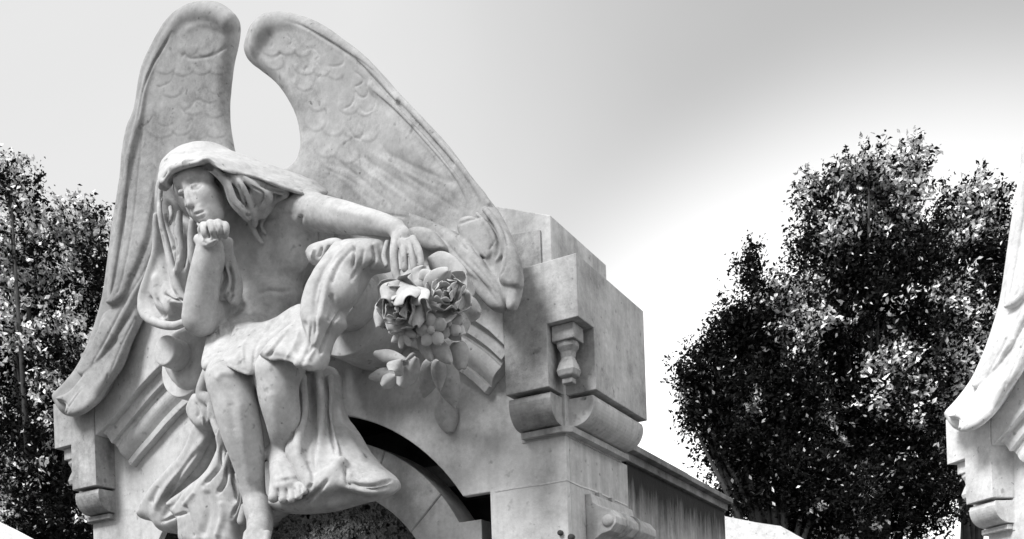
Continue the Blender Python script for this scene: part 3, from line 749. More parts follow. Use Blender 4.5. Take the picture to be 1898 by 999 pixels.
# near arm resting on the knee: elbow, fore-arm, curled hand under the chin
chain(bd, [(430, 520, .36, 26), (400, 565, .46, 30), (370, 592, .54, 29)], .03)
chain(bd, [(368, 590, .55, 30), (372, 560, .56, 31), (380, 515, .57, 30), (390, 472, .575, 29), (395, 450, .575, 26)], .02)
blob(bd, 396, 436, .575, 29, 21, .040, -5, .02)
blob(bd, 395, 428, .598, 25, 14, .032, 3, .015)
for f_ in ([(374, 426, .615, 8), (378, 419, .635, 7.5), (380, 432, .650, 7), (386, 442, .635, 6)], [(386, 421, .62, 8), (391, 415, .645, 7.5), (394, 428, .662, 6.5), (397, 438, .645, 5.5)],
           [(400, 419, .62, 8), (405, 414, .64, 7.5), (407, 425, .655, 6.5), (407, 435, .64, 5.5)], [(413, 421, .61, 7.5), (418, 418, .63, 7), (419, 429, .64, 6), (417, 438, .625, 5.5)], [(368, 444, .60, 9), (378, 450, .62, 8.5), (391, 449, .645, 7), (400, 443, .65, 5.5)]):
    chain(bd, f_, .008)
# near leg
chain(bd, [(450, 650, .36, 52), (428, 680, .46, 50), (427, 712, .56, 42)], .04)
chain(bd, [(427, 710, .56, 42), (440, 765, .55, 41), (452, 815, .53, 37), (463, 870, .50, 28), (470, 915, .48, 23), (478, 945, .48, 23)], .02)
chain(bd, [(478, 940, .48, 25), (482, 970, .50, 25), (478, 1000, .54, 22), (472, 1030, .58, 20)], .02)
for k, (du, l_) in enumerate(((-17, 30), (-8, 34), (1, 34), (10, 30), (19, 24))): chain(bd, [(476+du, 990, .55, 8), (470+du*1.1, 1000+l_, .60, 6.5)], .008)
chain(bd, [(455, 938, .45, 9), (449, 965, .45, 10)], .02)
# other leg
chain(bd, [(520, 660, .34, 55), (515, 690, .50, 44)], .04)
chain(bd, [(512, 695, .52, 41), (518, 740, .51, 37), (525, 785, .48, 32), (524, 822, .44, 22), (515, 845, .43, 18)], .02)
chain(bd, [(512, 835, .43, 17), (526, 870, .46, 27), (535, 902, .48, 32)], .02)
for f_ in ([(512, 895, .50, 12), (507, 922, .53, 10.5)], [(526, 903, .505, 10), (524, 926, .535, 8.5)], [(539, 905, .505, 9), (540, 926, .53, 7.5)], [(552, 902, .50, 8.5), (554, 920, .52, 7)], [(563, 895, .49, 8), (565, 911, .505, 6.5)]): chain(bd, f_, .007)
# head: skull, face, jaw, nose, lips, lids
HR = math.radians(-22)
blob(bd, 372, 350, .50, 50, 58, .105, -16, .02)
blob(bd, 378, 374, .555, 37, 40, .068, -14, .02)
blob(bd, 391, 394, .560, 25, 21, .052, -10, .02)
blob(bd, 371, 394, .59, 15, 14, .034, -20, .02)            # jaw and chin
chain(bd, [(334, 334, .600, 13), (358, 325, .605, 15), (382, 326, .59, 14)], .025)     # brow
chain(bd, [(344, 345, .612, 4.5), (347, 364, .622, 4.5), (352, 379, .634, 5.5)], .018)    # nose
blob(bd, 360, 379, .618, 5.5, 4.5, .010, 0, .010); blob(bd, 347, 381, .618, 4, 4, .010, 0, .010)
blob(bd, 382, 362, .595, 17, 19, .035, 0, .03)             # cheek
blob(bd, 369, 394, .606, 9, 7, .018, -20, .012)
blob(bd, 382, 405, .588, 13, 10, .028, -10, .015)            # chin
blob(bd, 363, 346, .608, 10.5, 6.0, .018, -14, .006)       # lowered lid
blob(bd, 337, 357, .603, 6, 5, .016, -14, .006)
SB = [
    ([(352, 348), (358, 351.5), (366, 350), (375, 342)], 1.6, -.005), ([(351, 341), (360, 338), (372, 335)], 1.8, -.005), ([(346, 333), (360, 327), (378, 326)], 4, .004),
    ([(331, 362), (336, 363), (341, 361)], 1.5, -.009), ([(329, 350), (338, 352)], 2, -.006), ([(344, 345), (341, 356), (344, 368)], 2, -.004), ([(361, 397), (368, 394.5), (379, 390.5)], 1.5, -.006), ([(361, 393), (368, 391), (377, 388)], 1.8, .004), ([(365, 401), (372, 399), (380, 395)], 2, .004), ([(366, 405), (376, 404)], 2, -.002), ([(371, 404), (380, 400)], 3, -.005), ([(354, 385), (360, 385)], 2.0, -.006),
    ([(357, 358), (366, 368), (368, 380)], 5, -.003), ([(347, 352), (349, 366)], 3, .003),
    # torso
    ([(470, 412), (500, 402), (545, 396)], 6, -.008), ([(560, 395), (556, 415), (566, 430), (590, 440)], 4, -.010), ([(445, 450), (470, 490), (510, 512), (560, 500)], 9, -.010),
    ([(505, 430), (500, 470), (497, 500)], 10, -.010), ([(480, 545), (498, 538), (520, 540), (540, 537)], 4, -.007), ([(447, 560), (462, 580), (480, 595)], 6, -.009), ([(496, 560), (493, 600), (480, 640)], 7, -.005),
    ([(470, 455), (450, 500), (445, 545)], 12, -.014), ([(590, 425), (640, 436), (690, 438)], 5, -.006), ([(600, 380), (650, 395), (700, 404)], 7, .004),
    # hands
    ([(385, 420), (387, 432), (391, 440)], 1.6, -.007), ([(399, 416), (401, 428), (402, 438)], 1.6, -.007), ([(412, 416), (413, 428), (412, 437)], 1.6, -.007), ([(386, 445), (398, 441), (414, 441)], 2.6, -.010), ([(375, 447), (382, 452)], 3, -.006), ([(425, 440), (418, 470), (408, 500)], 6, -.005),
    ([(740, 448), (741, 480), (742, 505)], 1.6, -.008), ([(753, 450), (757, 480), (760, 500)], 1.6, -.008), ([(764, 447), (771, 475), (775, 495)], 1.5, -.007), ([(724, 448), (722, 480)], 1.6, -.007),
    # legs
    ([(398, 705), (412, 692), (440, 694)], 6, .005), ([(440, 730), (448, 790), (455, 850), (466, 905)], 9, .006), ([(425, 745), (435, 800)], 7, -.004),
    ([(500, 720), (510, 770), (520, 810)], 9, .005), ([(515, 905), (516, 925)], 1.6, -.008), ([(531, 905), (532, 926)], 1.6, -.007), ([(545, 903), (547, 922)], 1.5, -.007), ([(557, 898), (559, 914)], 1.5, -.006),
    ([(503, 895), (530, 890), (560, 885)], 4, -.003), ([(512, 850), (520, 875), (525, 890)], 4, .004)]
carve('body', bd, M['marble'], ang, SB, .0009)

# ---- veil over head and shoulder, hanging in hollow folds at the left
vl = Field(*bounds(rect(245, 250, 625, 620), .02, .70, 0.0), .0040)
V1 = [(299, 354), (300, 324), (309, 302), (332, 281), (360, 268), (386, 265), (412, 271), (436, 284), (470, 297), (512, 311), (545, 322), (580, 335), (606, 352), (592, 362), (560, 360), (530, 350), (505, 341), (478, 331), (440, 323), (416, 318), (400, 309), (383, 297), (363, 304), (338, 311), (322, 318), (310, 332), (303, 358)]
puff(vl, V1, [(292, 345, .50), (303, 345, .62), (304, 298, .46), (322, 314, .64), (345, 268, .45), (350, 303, .65), (388, 261, .43), (385, 294, .64), (436, 282, .36), (430, 316, .56), (512, 312, .28), (505, 338, .46), (580, 336, .22), (560, 358, .38), (600, 354, .26)], .034, .03, .012)
blob(vl, 385, 330, .40, 68, 52, .13, 0, .03)
chain(vl, [(430, 310, .42, 26), (500, 330, .34, 20), (570, 352, .26, 16)], .04)
chain(vl, [(301, 372, .59, 4), (304, 340, .625, 4), (321, 316, .65, 4), (345, 306, .66, 4), (366, 301, .665, 4), (384, 295, .66, 4), (400, 307, .62, 4), (418, 316, .57, 4), (450, 322, .53, 4), (480, 329, .49, 4), (507, 340, .465, 4), (535, 350, .43, 4), (560, 358, .40, 3)], .012)
V2 = [(300, 340), (297, 372), (300, 395), (297, 430), (296, 468), (289, 499), (276, 530), (266, 556), (266, 580), (276, 596), (306, 604), (342, 597), (350, 570), (352, 540), (358, 505), (364, 470), (366, 440), (362, 415), (345, 400), (335, 380), (318, 355), (308, 330)]
puff(vl, V2, [(300, 340, .45), (299, 430, .43), (340, 420, .38), (270, 560, .34), (340, 560, .42), (310, 600, .38)], .055, .045, .012)
puff(vl, [(306, 345), (300, 380), (304, 420), (316, 460), (330, 490), (344, 470), (350, 440), (345, 410), (330, 385), (318, 355)], [(310, 360, .60), (330, 460, .53)], .10, .05, .02, sub=True)
puff(vl, [(330, 488), (326, 520), (330, 552), (348, 560), (356, 530), (350, 500)], .53, .07, .04, .02, sub=True)
blob(vl, 318, 583, .46, 24, 20, .07, 0, .02, sub=True)
chain(vl, [(298, 352, .50, 5), (296, 375, .50, 5), (297, 400, .52, 6), (308, 450, .50, 7), (320, 500, .49, 8), (332, 540, .48, 9), (345, 560, .47, 8)], .02)
chain(vl, [(289, 400, .48, 6), (289, 460, .46, 7), (280, 505, .43, 9), (266, 548, .41, 10), (268, 580, .42, 10), (290, 598, .44, 9), (320, 604, .45, 8), (342, 598, .45, 8)], .02)
chain(vl, [(333, 395, .52, 6), (331, 430, .52, 9), (336, 470, .51, 9), (330, 500, .50, 7)], .02)
chain(vl, [(357, 412, .54, 8), (356, 440, .53, 9), (357, 475, .52, 8), (362, 500, .50, 5)], .015)
chain(vl, [(316, 385, .49, 5), (318, 400, .50, 5), (315, 415, .49, 4)], .015)
chain(vl, [(290, 520, .44, 9), (296, 560, .44, 10), (315, 575, .44, 8)], .02)
# sleeve falling from the near fore-arm
puff(vl, [(408, 440), (427, 440), (434, 470), (441, 498), (447, 525), (440, 560), (432, 567), (420, 558), (408, 557), (398, 552), (396, 520)], [(415, 445, .57), (410, 480, .53), (440, 540, .47), (400, 545, .52)], .032, .03, .012)
SV = [
    ([(410, 490), (418, 515), (405, 550)], 3.20, -0.0216), ([(425, 490), (432, 520), (428, 545)], 2.80, -0.0203), ([(433, 545), (425, 560)], 2.40, -0.0135), ([(418, 495), (425, 520), (418, 548)], 2.40, 0.0095),
    ([(320, 285), (345, 283), (370, 282)], 2.00, -0.0108), ([(345, 300), (365, 292), (380, 283)], 3.20, -0.0054), ([(400, 285), (440, 303), (490, 320)], 6.40, -0.0068), ([(540, 330), (560, 342), (580, 352)], 2.40, -0.0081),
    ([(308, 400), (320, 440), (330, 480)], 2.40, -0.0135), ([(298, 430), (303, 480), (312, 530), (330, 556)], 4.00, -0.0162), ([(275, 545), (284, 570), (300, 590)], 3.20, -0.0162), ([(290, 548), (300, 575), (310, 590)], 3.20, -0.0162), ([(344, 430), (345, 470), (340, 500)], 2.40, -0.0162),
    ([(322, 440), (325, 455), (318, 465)], 3.20, -0.0108), ([(305, 545), (322, 556), (340, 556)], 2.40, -0.0162)]
carve('veil', vl, M['marble'], ang, SV, .0012)

# ---- hair beside the cheek
hr = Field(*bounds(rect(395, 300, 560, 460), .1, .62, 0.0), .004)
blob(hr, 482, 364, .44, 26, 18, .055, 15, .015)
blob(hr, 470, 360, .40, 38, 34, .08, 20, .02)
puff(hr, [(398, 316), (416, 340), (424, 368), (436, 388), (452, 397), (474, 404), (490, 398), (508, 376), (535, 362), (545, 352), (505, 335), (450, 320), (415, 310)], [(420, 350, .50), (450, 385, .46), (530, 355, .36), (450, 325, .46)], .05, .04, .01)
for f_ in ([(412, 325, .57, 7), (424, 350, .57, 9), (432, 372, .55, 10), (446, 388, .52, 10), (458, 402, .47, 8)], [(425, 322, .55, 8), (446, 345, .54, 9), (456, 370, .50, 10), (468, 395, .45, 8), (472, 415, .41, 6)], [(445, 325, .53, 7), (475, 348, .49, 8), (498, 365, .45, 9), (482, 385, .44, 7)],
           [(470, 332, .49, 6), (500, 348, .45, 7), (530, 358, .40, 7), (512, 372, .38, 6), (492, 398, .37, 6), (478, 412, .37, 5)], [(360, 306, .625, 6), (385, 308, .615, 8), (404, 322, .595, 8), (414, 338, .57, 5)], [(330, 316, .61, 6), (348, 308, .625, 6), (375, 303, .625, 6)],
           [(462, 405, .42, 6), (470, 425, .39, 6), (478, 440, .37, 5), (486, 450, .36, 4)], [(490, 395, .37, 6), (484, 420, .37, 5), (492, 432, .355, 4)]): chain(hr, f_, .01)
SH = [([(418, 345), (428, 375), (446, 395)], 1.76, -0.0081), ([(440, 340), (450, 365), (462, 392)], 1.76, -0.0108), ([(465, 345), (488, 360), (478, 385)], 1.76, -0.0108), ([(452, 378), (456, 384)], 3.20, -0.0216), ([(458, 398), (466, 402)], 2.80, -0.0189), ([(480, 340), (505, 352), (530, 355)], 1.76, -0.0108), ([(385, 312), (400, 325)], 1.60, -0.0081), ([(360, 303), (390, 312), (408, 330)], 1.50, -0.0081)]
carve('hair', hr, M['marble'], ang, SH, .0012)

# ---- drapery
dr = Field(*bounds(rect(258, 435, 745, 1030), .0, .68, 0.0), .0042)
# cloth over belly and near thigh with its hem at the knee
puff(dr, [(402, 572), (392, 600), (386, 640), (381, 680), (387, 690), (400, 682), (425, 680), (448, 690), (468, 695), (480, 685), (500, 655), (540, 618), (572, 590), (562, 565), (520, 590), (480, 600), (440, 585)],
     [(410, 590, .40), (390, 680, .56), (430, 680, .60), (470, 690, .58), (520, 610, .44), (565, 580, .42), (450, 600, .40)], .045, .035, .02)
# lap cloth
puff(dr, [(487, 662), (510, 635), (545, 605), (566, 575), (590, 600), (602, 640), (604, 664), (592, 684), (576, 686), (560, 683), (545, 673), (525, 667), (505, 668)], [(500, 660, .57), (560, 675, .59), (590, 670, .56), (560, 600, .50)], .05, .04, .02)
# raised sweep falling over the scroll
puff(dr, [(655, 447), (632, 455), (606, 488), (586, 518), (572, 550), (566, 590), (575, 625), (588, 655), (600, 652), (612, 622), (632, 600), (632, 578), (655, 548), (672, 520), (682, 505), (712, 500), (720, 485), (722, 455), (700, 447)], [(650, 460, .42), (600, 530, .50), (590, 640, .54), (650, 540, .47), (710, 480, .42)], .075, .06, .02)
blob(dr, 634, 536, .50, 32, 34, .05, 0, .025)
puff(dr, [(570, 470), (580, 455), (600, 447), (628, 442), (640, 455), (620, 475), (598, 492), (578, 490)], [(575, 480, .40), (630, 450, .42)], .035, .03, .015)
# bar of cloth dropping behind the legs to the great hem
puff(dr, [(470, 690), (478, 770), (500, 840), (540, 900), (572, 935), (600, 890), (610, 800), (600, 720), (590, 670)], [(480, 700, .34), (560, 900, .34), (600, 720, .26)], .06, .05, .03)
puff(dr, [(548, 690), (553, 735), (555, 775), (542, 806), (538, 840), (548, 866), (566, 900), (590, 925), (640, 910), (690, 920), (722, 911), (734, 893), (727, 880), (704, 862), (680, 833), (657, 797), (637, 768), (628, 735), (616, 680)], [(560, 700, .30), (620, 700, .20), (560, 830, .42), (640, 860, .36), (640, 790, .24), (720, 895, .34), (600, 900, .44)], .075, .06, .02)
puff(dr, [(495, 925), (505, 942), (525, 950), (565, 952), (613, 947), (662, 933), (700, 924), (728, 908), (732, 895), (690, 893), (640, 885), (600, 900), (560, 920)], [(510, 935, .42), (600, 925, .40), (720, 903, .30), (640, 890, .36)], .07, .05, .02)
chain(dr, [(632, 858, .44, 12), (618, 878, .45, 13), (600, 900, .46, 13), (580, 925, .45, 12)], .03)
chain(dr, [(560, 700, .38, 9), (563, 760, .42, 9), (552, 820, .48, 10), (556, 860, .49, 11), (575, 895, .48, 12)], .03)
chain(dr, [(590, 690, .32, 8), (595, 760, .36, 8), (592, 820, .41, 9), (590, 860, .44, 12)], .03)
chain(dr, [(612, 700, .26, 7), (612, 780, .32, 6), (624, 850, .42, 7)], .02)
# left-hand lower folds
puff(dr, [(372, 790), (352, 838), (312, 880), (280, 920), (265, 950), (270, 963), (292, 969), (305, 985), (330, 989), (352, 974), (347, 950), (328, 930), (352, 905), (382, 870), (398, 835), (400, 800), (392, 770)], [(385, 790, .30), (275, 950, .16), (340, 960, .18), (350, 890, .24)], .07, .05, .02)
puff(dr, [(413, 815), (416, 841), (396, 876), (356, 906), (321, 932), (326, 950), (345, 970), (352, 1015), (442, 1018), (447, 975), (462, 945), (452, 910), (436, 876), (425, 835), (420, 790)], [(415, 830, .42), (330, 935, .30), (400, 1000, .34), (455, 930, .40), (440, 880, .44)], .07, .05, .02)
chain(dr, [(388, 690, .40, 13), (374, 728, .40, 11), (385, 740, .40, 10)], .02)
puff(dr, [(368, 732), (355, 760), (362, 783), (378, 797), (393, 790), (398, 765), (388, 738)], .36, .05, .03, .015)
blob(dr, 376, 768, .43, 13, 17, .03, 10, .015, sub=True)
chain(dr, [(392, 735, .40, 8), (398, 780, .40, 9), (412, 820, .42, 8)], .02)
chain(dr, [(418, 800, .46, 5), (408, 840, .44, 8), (385, 885, .40, 9), (350, 918, .36, 10)], .02)
chain(dr, [(425, 840, .50, 5), (418, 870, .47, 8), (400, 905, .43, 8)], .02)
chain(dr, [(440, 880, .50, 6), (448, 920, .47, 8), (432, 965, .42, 8), (425, 1010, .40, 9)], .02)
# plain cloth joining hip and scroll at the left
puff(dr, [(300, 640), (330, 620), (388, 600), (392, 690), (380, 725), (350, 730), (320, 700)], .16, .06, .05, .03)
SD = [
    ([(400, 585), (408, 620), (396, 665)], 3, .006), ([(440, 595), (420, 630), (422, 672)], 3, -.006), ([(475, 605), (452, 640), (452, 680)], 3, .006), ([(505, 600), (475, 640), (470, 680)], 3, -.006),
    ([(530, 620), (510, 645), (500, 662)], 2.5, -.007), ([(555, 610), (545, 640), (530, 665)], 3, .006), ([(578, 600), (572, 640), (558, 680)], 3, -.007),
    ([(660, 452), (630, 490), (612, 530)], 3, -.008), ([(675, 455), (668, 490), (650, 520)], 3, -.007), ([(642, 455), (605, 500), (590, 550)], 3, .007), ([(598, 520), (588, 570), (584, 630)], 2.5, -.008),
    ([(387, 690), (398, 680), (425, 678), (448, 689), (472, 694)], 2.08, 0.0108), ([(395, 600), (410, 640), (405, 670)], 4.80, -0.0081), ([(430, 590), (445, 630), (440, 670)], 5.60, 0.0081), ([(545, 600), (510, 640), (490, 660)], 4.00, 0.0068), ([(415, 590), (425, 620), (412, 655)], 3.20, -0.0108),
    ([(488, 662), (520, 664), (545, 672), (562, 685), (590, 684)], 2.40, 0.0135), ([(505, 668), (530, 672), (550, 684), (575, 692)], 1.60, -0.0189), ([(565, 590), (560, 630), (548, 655)], 5.60, -0.0108), ([(590, 610), (580, 650), (570, 672)], 4.00, 0.0095), ([(585, 640), (570, 655)], 4.00, -0.0108),
    ([(655, 450), (656, 475), (655, 495)], 2.40, -0.0162), ([(640, 470), (612, 510), (600, 560), (588, 610)], 6.40, 0.0095), ([(625, 470), (600, 505), (585, 545), (582, 600)], 4.80, -0.0081), ([(632, 575), (615, 605), (600, 640), (594, 655)], 2.40, -0.0162), ([(612, 540), (618, 575), (608, 600)], 5.60, -0.0108), ([(690, 450), (695, 480), (680, 500)], 3.20, -0.0108), ([(708, 455), (712, 480)], 3.20, 0.0081),
    ([(585, 460), (578, 478)], 2.40, 0.0135), ([(596, 458), (590, 478)], 2.00, -0.0162), ([(610, 455), (605, 470)], 2.40, -0.0135),
    ([(552, 720), (555, 760), (550, 790)], 2.40, -0.0189), ([(575, 700), (580, 760), (572, 830)], 4.00, -0.0108), ([(605, 710), (608, 780), (622, 845)], 2.08, -0.0189), ([(585, 780), (582, 840), (585, 880)], 4.00, -0.0108), ([(625, 740), (640, 800), (680, 860)], 6.40, 0.0081), ([(600, 720), (615, 790), (630, 850)], 3.20, 0.0081),
    ([(640, 868), (642, 895), (650, 900)], 3.20, -0.0162), ([(650, 895), (690, 900), (725, 890)], 2.80, -0.0189), ([(610, 885), (590, 910), (560, 935)], 4.00, -0.0135), ([(655, 900), (690, 908), (722, 902)], 3.20, -0.0135), ([(570, 850), (580, 880), (572, 910)], 4.00, -0.0121), ([(650, 880), (670, 890)], 4.00, -0.0081),
    ([(385, 800), (350, 860), (310, 905), (285, 950)], 7.20, 0.0162), ([(370, 830), (330, 885), (300, 935)], 4.00, -0.0162), ([(395, 820), (372, 865), (330, 915), (300, 965)], 4.80, -0.0162), ([(300, 968), (330, 955), (345, 950)], 2.40, -0.0162), ([(293, 900), (278, 935)], 4.80, -0.0081),
    ([(412, 830), (405, 865), (375, 900)], 3.20, -0.0189), ([(425, 860), (415, 895), (402, 915)], 3.20, -0.0216), ([(432, 885), (440, 925), (430, 960)], 3.20, -0.0162), ([(380, 905), (385, 950), (372, 1000)], 7.20, -0.0135), ([(410, 925), (412, 960), (400, 1000)], 5.60, 0.0121), ([(340, 930), (352, 965), (360, 1000)], 4.00, -0.0121), ([(362, 910), (350, 925), (338, 940)], 4.00, 0.0081),
    ([(362, 745), (368, 760), (365, 775)], 2.40, -0.0108), ([(384, 750), (388, 768), (384, 785)], 2.40, 0.0081), ([(375, 770), (378, 790)], 2.00, 0.0095)]
carve('drapery', dr, M['marble'], ang, SD, .0013)
for o in ang.children: o.matrix_parent_inverse = Matrix.Translation(-ang.location)
# ------------------------------------------------------------------ carved roses and leaves hanging from the hand
bq = thing('flower_garland', 'carved stone roses, daisies and leaves hanging below the angel\'s outstretched hand', 'flowers', P(760, 560, .4), 'carved garlands')
BQI = Matrix.Translation(-bq.location)
def petal_grid(bm, o, ax, up, nrm, L_, W_, cup, curl, n=8, m=7, tip=.5, wav=0., seed=0):
    """a shaped petal: o base, ax length direction, up width direction, nrm outward; cup across, curl along"""
    rr = random.Random(seed); ph = rr.uniform(0, 6)
    G = []
    for i in range(n+1):
        t = i/n; wd = W_*(math.sin(math.pi*(t**tip)*.93+.12))**.75 if t < 1 else W_*(.10 if tip < 1 else .42)
        row = []
        for j in range(m+1):
            s = (j/m-.5)*2
            h = cup*(s*s)*W_+curl*L_*(t**2.2)+wav*math.sin(ph+5*t+3.1*s)*t*W_
            row.append(bm.verts.new(o+ax*(L_*t-abs(curl)*L_*.35*t**3)+up*(wd*s)+nrm*h))
        G.append(row)
    for i in range(n):
        for j in range(m): bm.faces.new([G[i][j], G[i+1][j], G[i+1][j+1], G[i][j+1]])
def shell(name, bm, par, th=.004):
    me = bpy.data.meshes.new(name); bmesh.ops.recalc_face_normals(bm, faces=bm.faces); bm.to_mesh(me); bm.free()
    o = link(name, me, M['marble'], par, True)
    md = o.modifiers.new('s', 'SOLIDIFY'); md.thickness = th; md.offset = 0
    md = o.modifiers.new('b', 'SUBSURF'); md.levels = 1; md.render_levels = 1
    return o
def fr(u, v, d, face):
    """local frame at a point: facing direction"""
    n_ = Vector(face).normalized(); a = Vector((0, 0, 1))-n_*n_.z; a.normalize(); b = n_.cross(a)
    return P(u, v, d), a, b, n_
def rose(u, v, d, r, face, seed):
    o, a, b, n_ = fr(u, v, d, face); rr = random.Random(seed)
    bm = bmesh.new()
    rings = [(3, .14, .75, .9, .0, .10), (4, .26, .85, .72, .0, .08), (5, .40, .86, .48, -.08, .05), (5, .55, .92, .2, -.16, .02), (6, .66, .95, -.08, -.3, 0.)]
    for k, (cnt, ro, wdt, lift, curl, off) in enumerate(rings):
        for i in range(cnt):
            t = 6.283*(i+rr.uniform(-.12, .12))/cnt+k*.6
            rad = a*math.cos(t)+b*math.sin(t); tan = -a*math.sin(t)+b*math.cos(t)
            ax = (rad*(1-lift*.75)+n_*lift).normalized(); nn = tan.cross(ax).normalized()
            if nn.dot(rad) < 0: nn = -nn
            petal_grid(bm, o+rad*r*ro*.45+n_*r*(off*.4-.12*k), ax, tan, nn, r*(.58+.10*k), r*wdt*.52, -.34, curl*.9, wav=.20, tip=.75, seed=rr.random())
    root = shell('rose', bm, bq); root.matrix_parent_inverse = BQI
    bm = bmesh.new()                      # tightly furled heart
    prev = None
    for i in range(64):
        t = i*.30; q = r*(.035+.0042*i); p0 = o+(a*math.cos(t)+b*math.sin(t))*q-n_*r*.08; p1 = o+(a*math.cos(t)+b*math.sin(t))*q*.9+n_*r*(.46-.004*i+.03*math.sin(t*2.3))
        cur = (bm.verts.new(p0), bm.verts.new(p1))
        if prev: bm.faces.new([prev[0], cur[0], cur[1], prev[1]])
        prev = cur
    h = shell('rose_heart', bm, root); 
    return root
def daisy(u, v, d, r, face, n, seed):
    o, a, b, n_ = fr(u, v, d, face); bm = bmesh.new(); rr = random.Random(seed)
    for i in range(n):
        t = 6.283*(i+rr.uniform(-.1, .1))/n; rad = a*math.cos(t)+b*math.sin(t); tan = -a*math.sin(t)+b*math.cos(t)
        petal_grid(bm, o+rad*r*.15, (rad+n_*.15).normalized(), tan, n_, r*.85, r*1.9/n, -.5, -.12, 6, 5, tip=.95, seed=i)
    root = shell('daisy', bm, bq, .010); root.matrix_parent_inverse = BQI
    bm = bmesh.new(); bmesh.ops.create_uvsphere(bm, u_segments=14, v_segments=8, radius=r*.24, matrix=Matrix.Translation(o+n_*r*.05))
    me = bpy.data.meshes.new('daisy_heart'); bm.to_mesh(me); bm.free(); link('daisy_heart', me, M['marble'], root, True)
def leaf(p0, p1, wpx, d0, d1, cup=.35, curl=.0, name='leaf', seed=0, tip=.7, tilt=0., th=.005):
    if name == 'petal': tip = 1.15
    A = P(*p0, d0); B = P(*p1, d1); ax = (B-A); L_ = ax.length; ax.normalize()
    view = (Vector(CAM)-A).normalized(); nn = (view-ax*view.dot(ax)).normalized(); up = ax.cross(nn)
    if tilt: q = Matrix.Rotation(tilt, 3, ax); nn = q @ nn; up = q @ up
    bm = bmesh.new(); petal_grid(bm, A, ax, up, nn, L_*1.02, wpx*.5*dist_scale(*p0, d0), -cup, curl, 10, 7, tip=tip, wav=.06, seed=seed)
    o = shell(name, bm, bq, th); o.matrix_parent_inverse = BQI
    return o
fc = (.15, -1, -.10)
rose(744, 570, .56, .112, (-.10, -1, -.45), 3)
rose(826, 548, .50, .098, (.38, -1, .10), 8)
# the broad outer petals that roof the first rose
leaf((745, 518), (716, 560), 50, .58, .64, .5, .1, 'petal', 1); leaf((742, 520), (758, 556), 60, .58, .66, .5, .1, 'petal', 2); leaf((765, 528), (786, 560), 40, .57, .63, .5, .1, 'petal', 3)
leaf((712, 548), (704, 604), 30, .54, .57, .5, -.05, 'petal', 4); leaf((782, 560), (772, 602), 26, .55, .58, .7, .0, 'petal', 5)
leaf((790, 545), (832, 500), 44, .52, .55, .5, .05, 'leaf', 6, tilt=.2); leaf((775, 520), (800, 508), 30, .53, .55, .4, 0, 'leaf', 7)
leaf((792, 478), (858, 507), 46, .44, .46, .3, -.08, 'leaf', 8); leaf((858, 530), (850, 572), 28, .45, .49, .6, 0, 'petal', 9)
daisy(746, 613, .53, .062, (-.05, -1, -.25), 9, 1)
daisy(800, 612, .52, .060, (.15, -1, -.25), 5, 2)
daisy(832, 600, .47, .055, (.25, -1, 0), 5, 5)
leaf((822, 598), (856, 622), 36, .46, .45, .5, 0, 'petal', 10); leaf((835, 585), (858, 600), 34, .46, .44, .5, 0, 'petal', 21)
leaf((778, 622), (800, 668), 26, .49, .46, .7, 0, 'leaf', 11); leaf((800, 630), (836, 672), 34, .47, .43, .7, 0, 'leaf', 12); leaf((848, 634), (856, 684), 34, .41, .38, .8, 0, 'bud', 13, th=.02)
# orchid-like bloom
leaf((752, 668), (694, 655), 26, .36, .38, .5, .1, 'petal', 14); leaf((745, 665), (728, 690), 36, .37, .42, .6, .1, 'petal', 15); leaf((735, 690), (684, 700), 26, .34, .34, .6, 0, 'petal', 16)
leaf((735, 695), (708, 716), 28, .34, .36, .7, 0, 'petal', 17); leaf((772, 662), (742, 716), 44, .34, .34, .7, 0, 'petal', 18); leaf((768, 655), (752, 668), 8, .40, .38, .5, 0, 'stem', 19)
# hanging leaves down to the carved drop
leaf((806, 670), (785, 738), 46, .28, .13, .45, 0, 'leaf', 31); leaf((818, 668), (844, 756), 52, .28, .12, .45, 0, 'leaf', 32); leaf((812, 668), (815, 725), 30, .30, .22, .6, 0, 'leaf', 33)
leaf((822, 738), (834, 800), 44, .05, .03, .4, 0, 'leaf', 34, tip=.8, th=.02); leaf((817, 725), (822, 752), 5, .08, .05, .2, 0, 'stem', 35)
for (u0, v0, u1, v1, w0) in ((770, 505, 760, 530, 14), (800, 575, 790, 600, 20), (806, 590, 815, 612, 18), (775, 590, 782, 615, 18), (700, 560, 705, 580, 16)):
    leaf((u0, v0), (u1, v1), w0, .47, .48, .5, 0, 'leaf', u0)
# ------------------------------------------------------------------ trees
def leafmat(name, base, spec, rough):
    mt = bpy.data.materials.new(name); mt.use_nodes = True; t = mt.node_tree; b = t.nodes["Principled BSDF"]
    g_ = t.nodes.new("ShaderNodeNewGeometry"); r = t.nodes.new("ShaderNodeMapRange"); r.inputs[3].default_value = base*.5; r.inputs[4].default_value = base*1.3
    t.links.new(g_.outputs['Random Per Island'], r.inputs[0]); c = t.nodes.new("ShaderNodeCombineColor")
    for i in range(3): t.links.new(r.outputs[0], c.inputs[i])
    t.links.new(c.outputs[0], b.inputs['Base Color']); b.inputs['Roughness'].default_value = rough; b.inputs['Specular IOR Level'].default_value = spec
    return mt
M['leaf'] = leafmat('shaded_leaf', .010, .08, .5)  # leaf colour with the crown's shade painted in
M['leaf_lit'] = leafmat('sunlit_leaf', .95, .8, .4)  # leaf colour with sunlight painted in
M['bark'] = stone('dark_bark', .06, .02, 6., .6)
def W(u, v, dist): return Vector(CAM)+Vector(ray(u, v))*dist
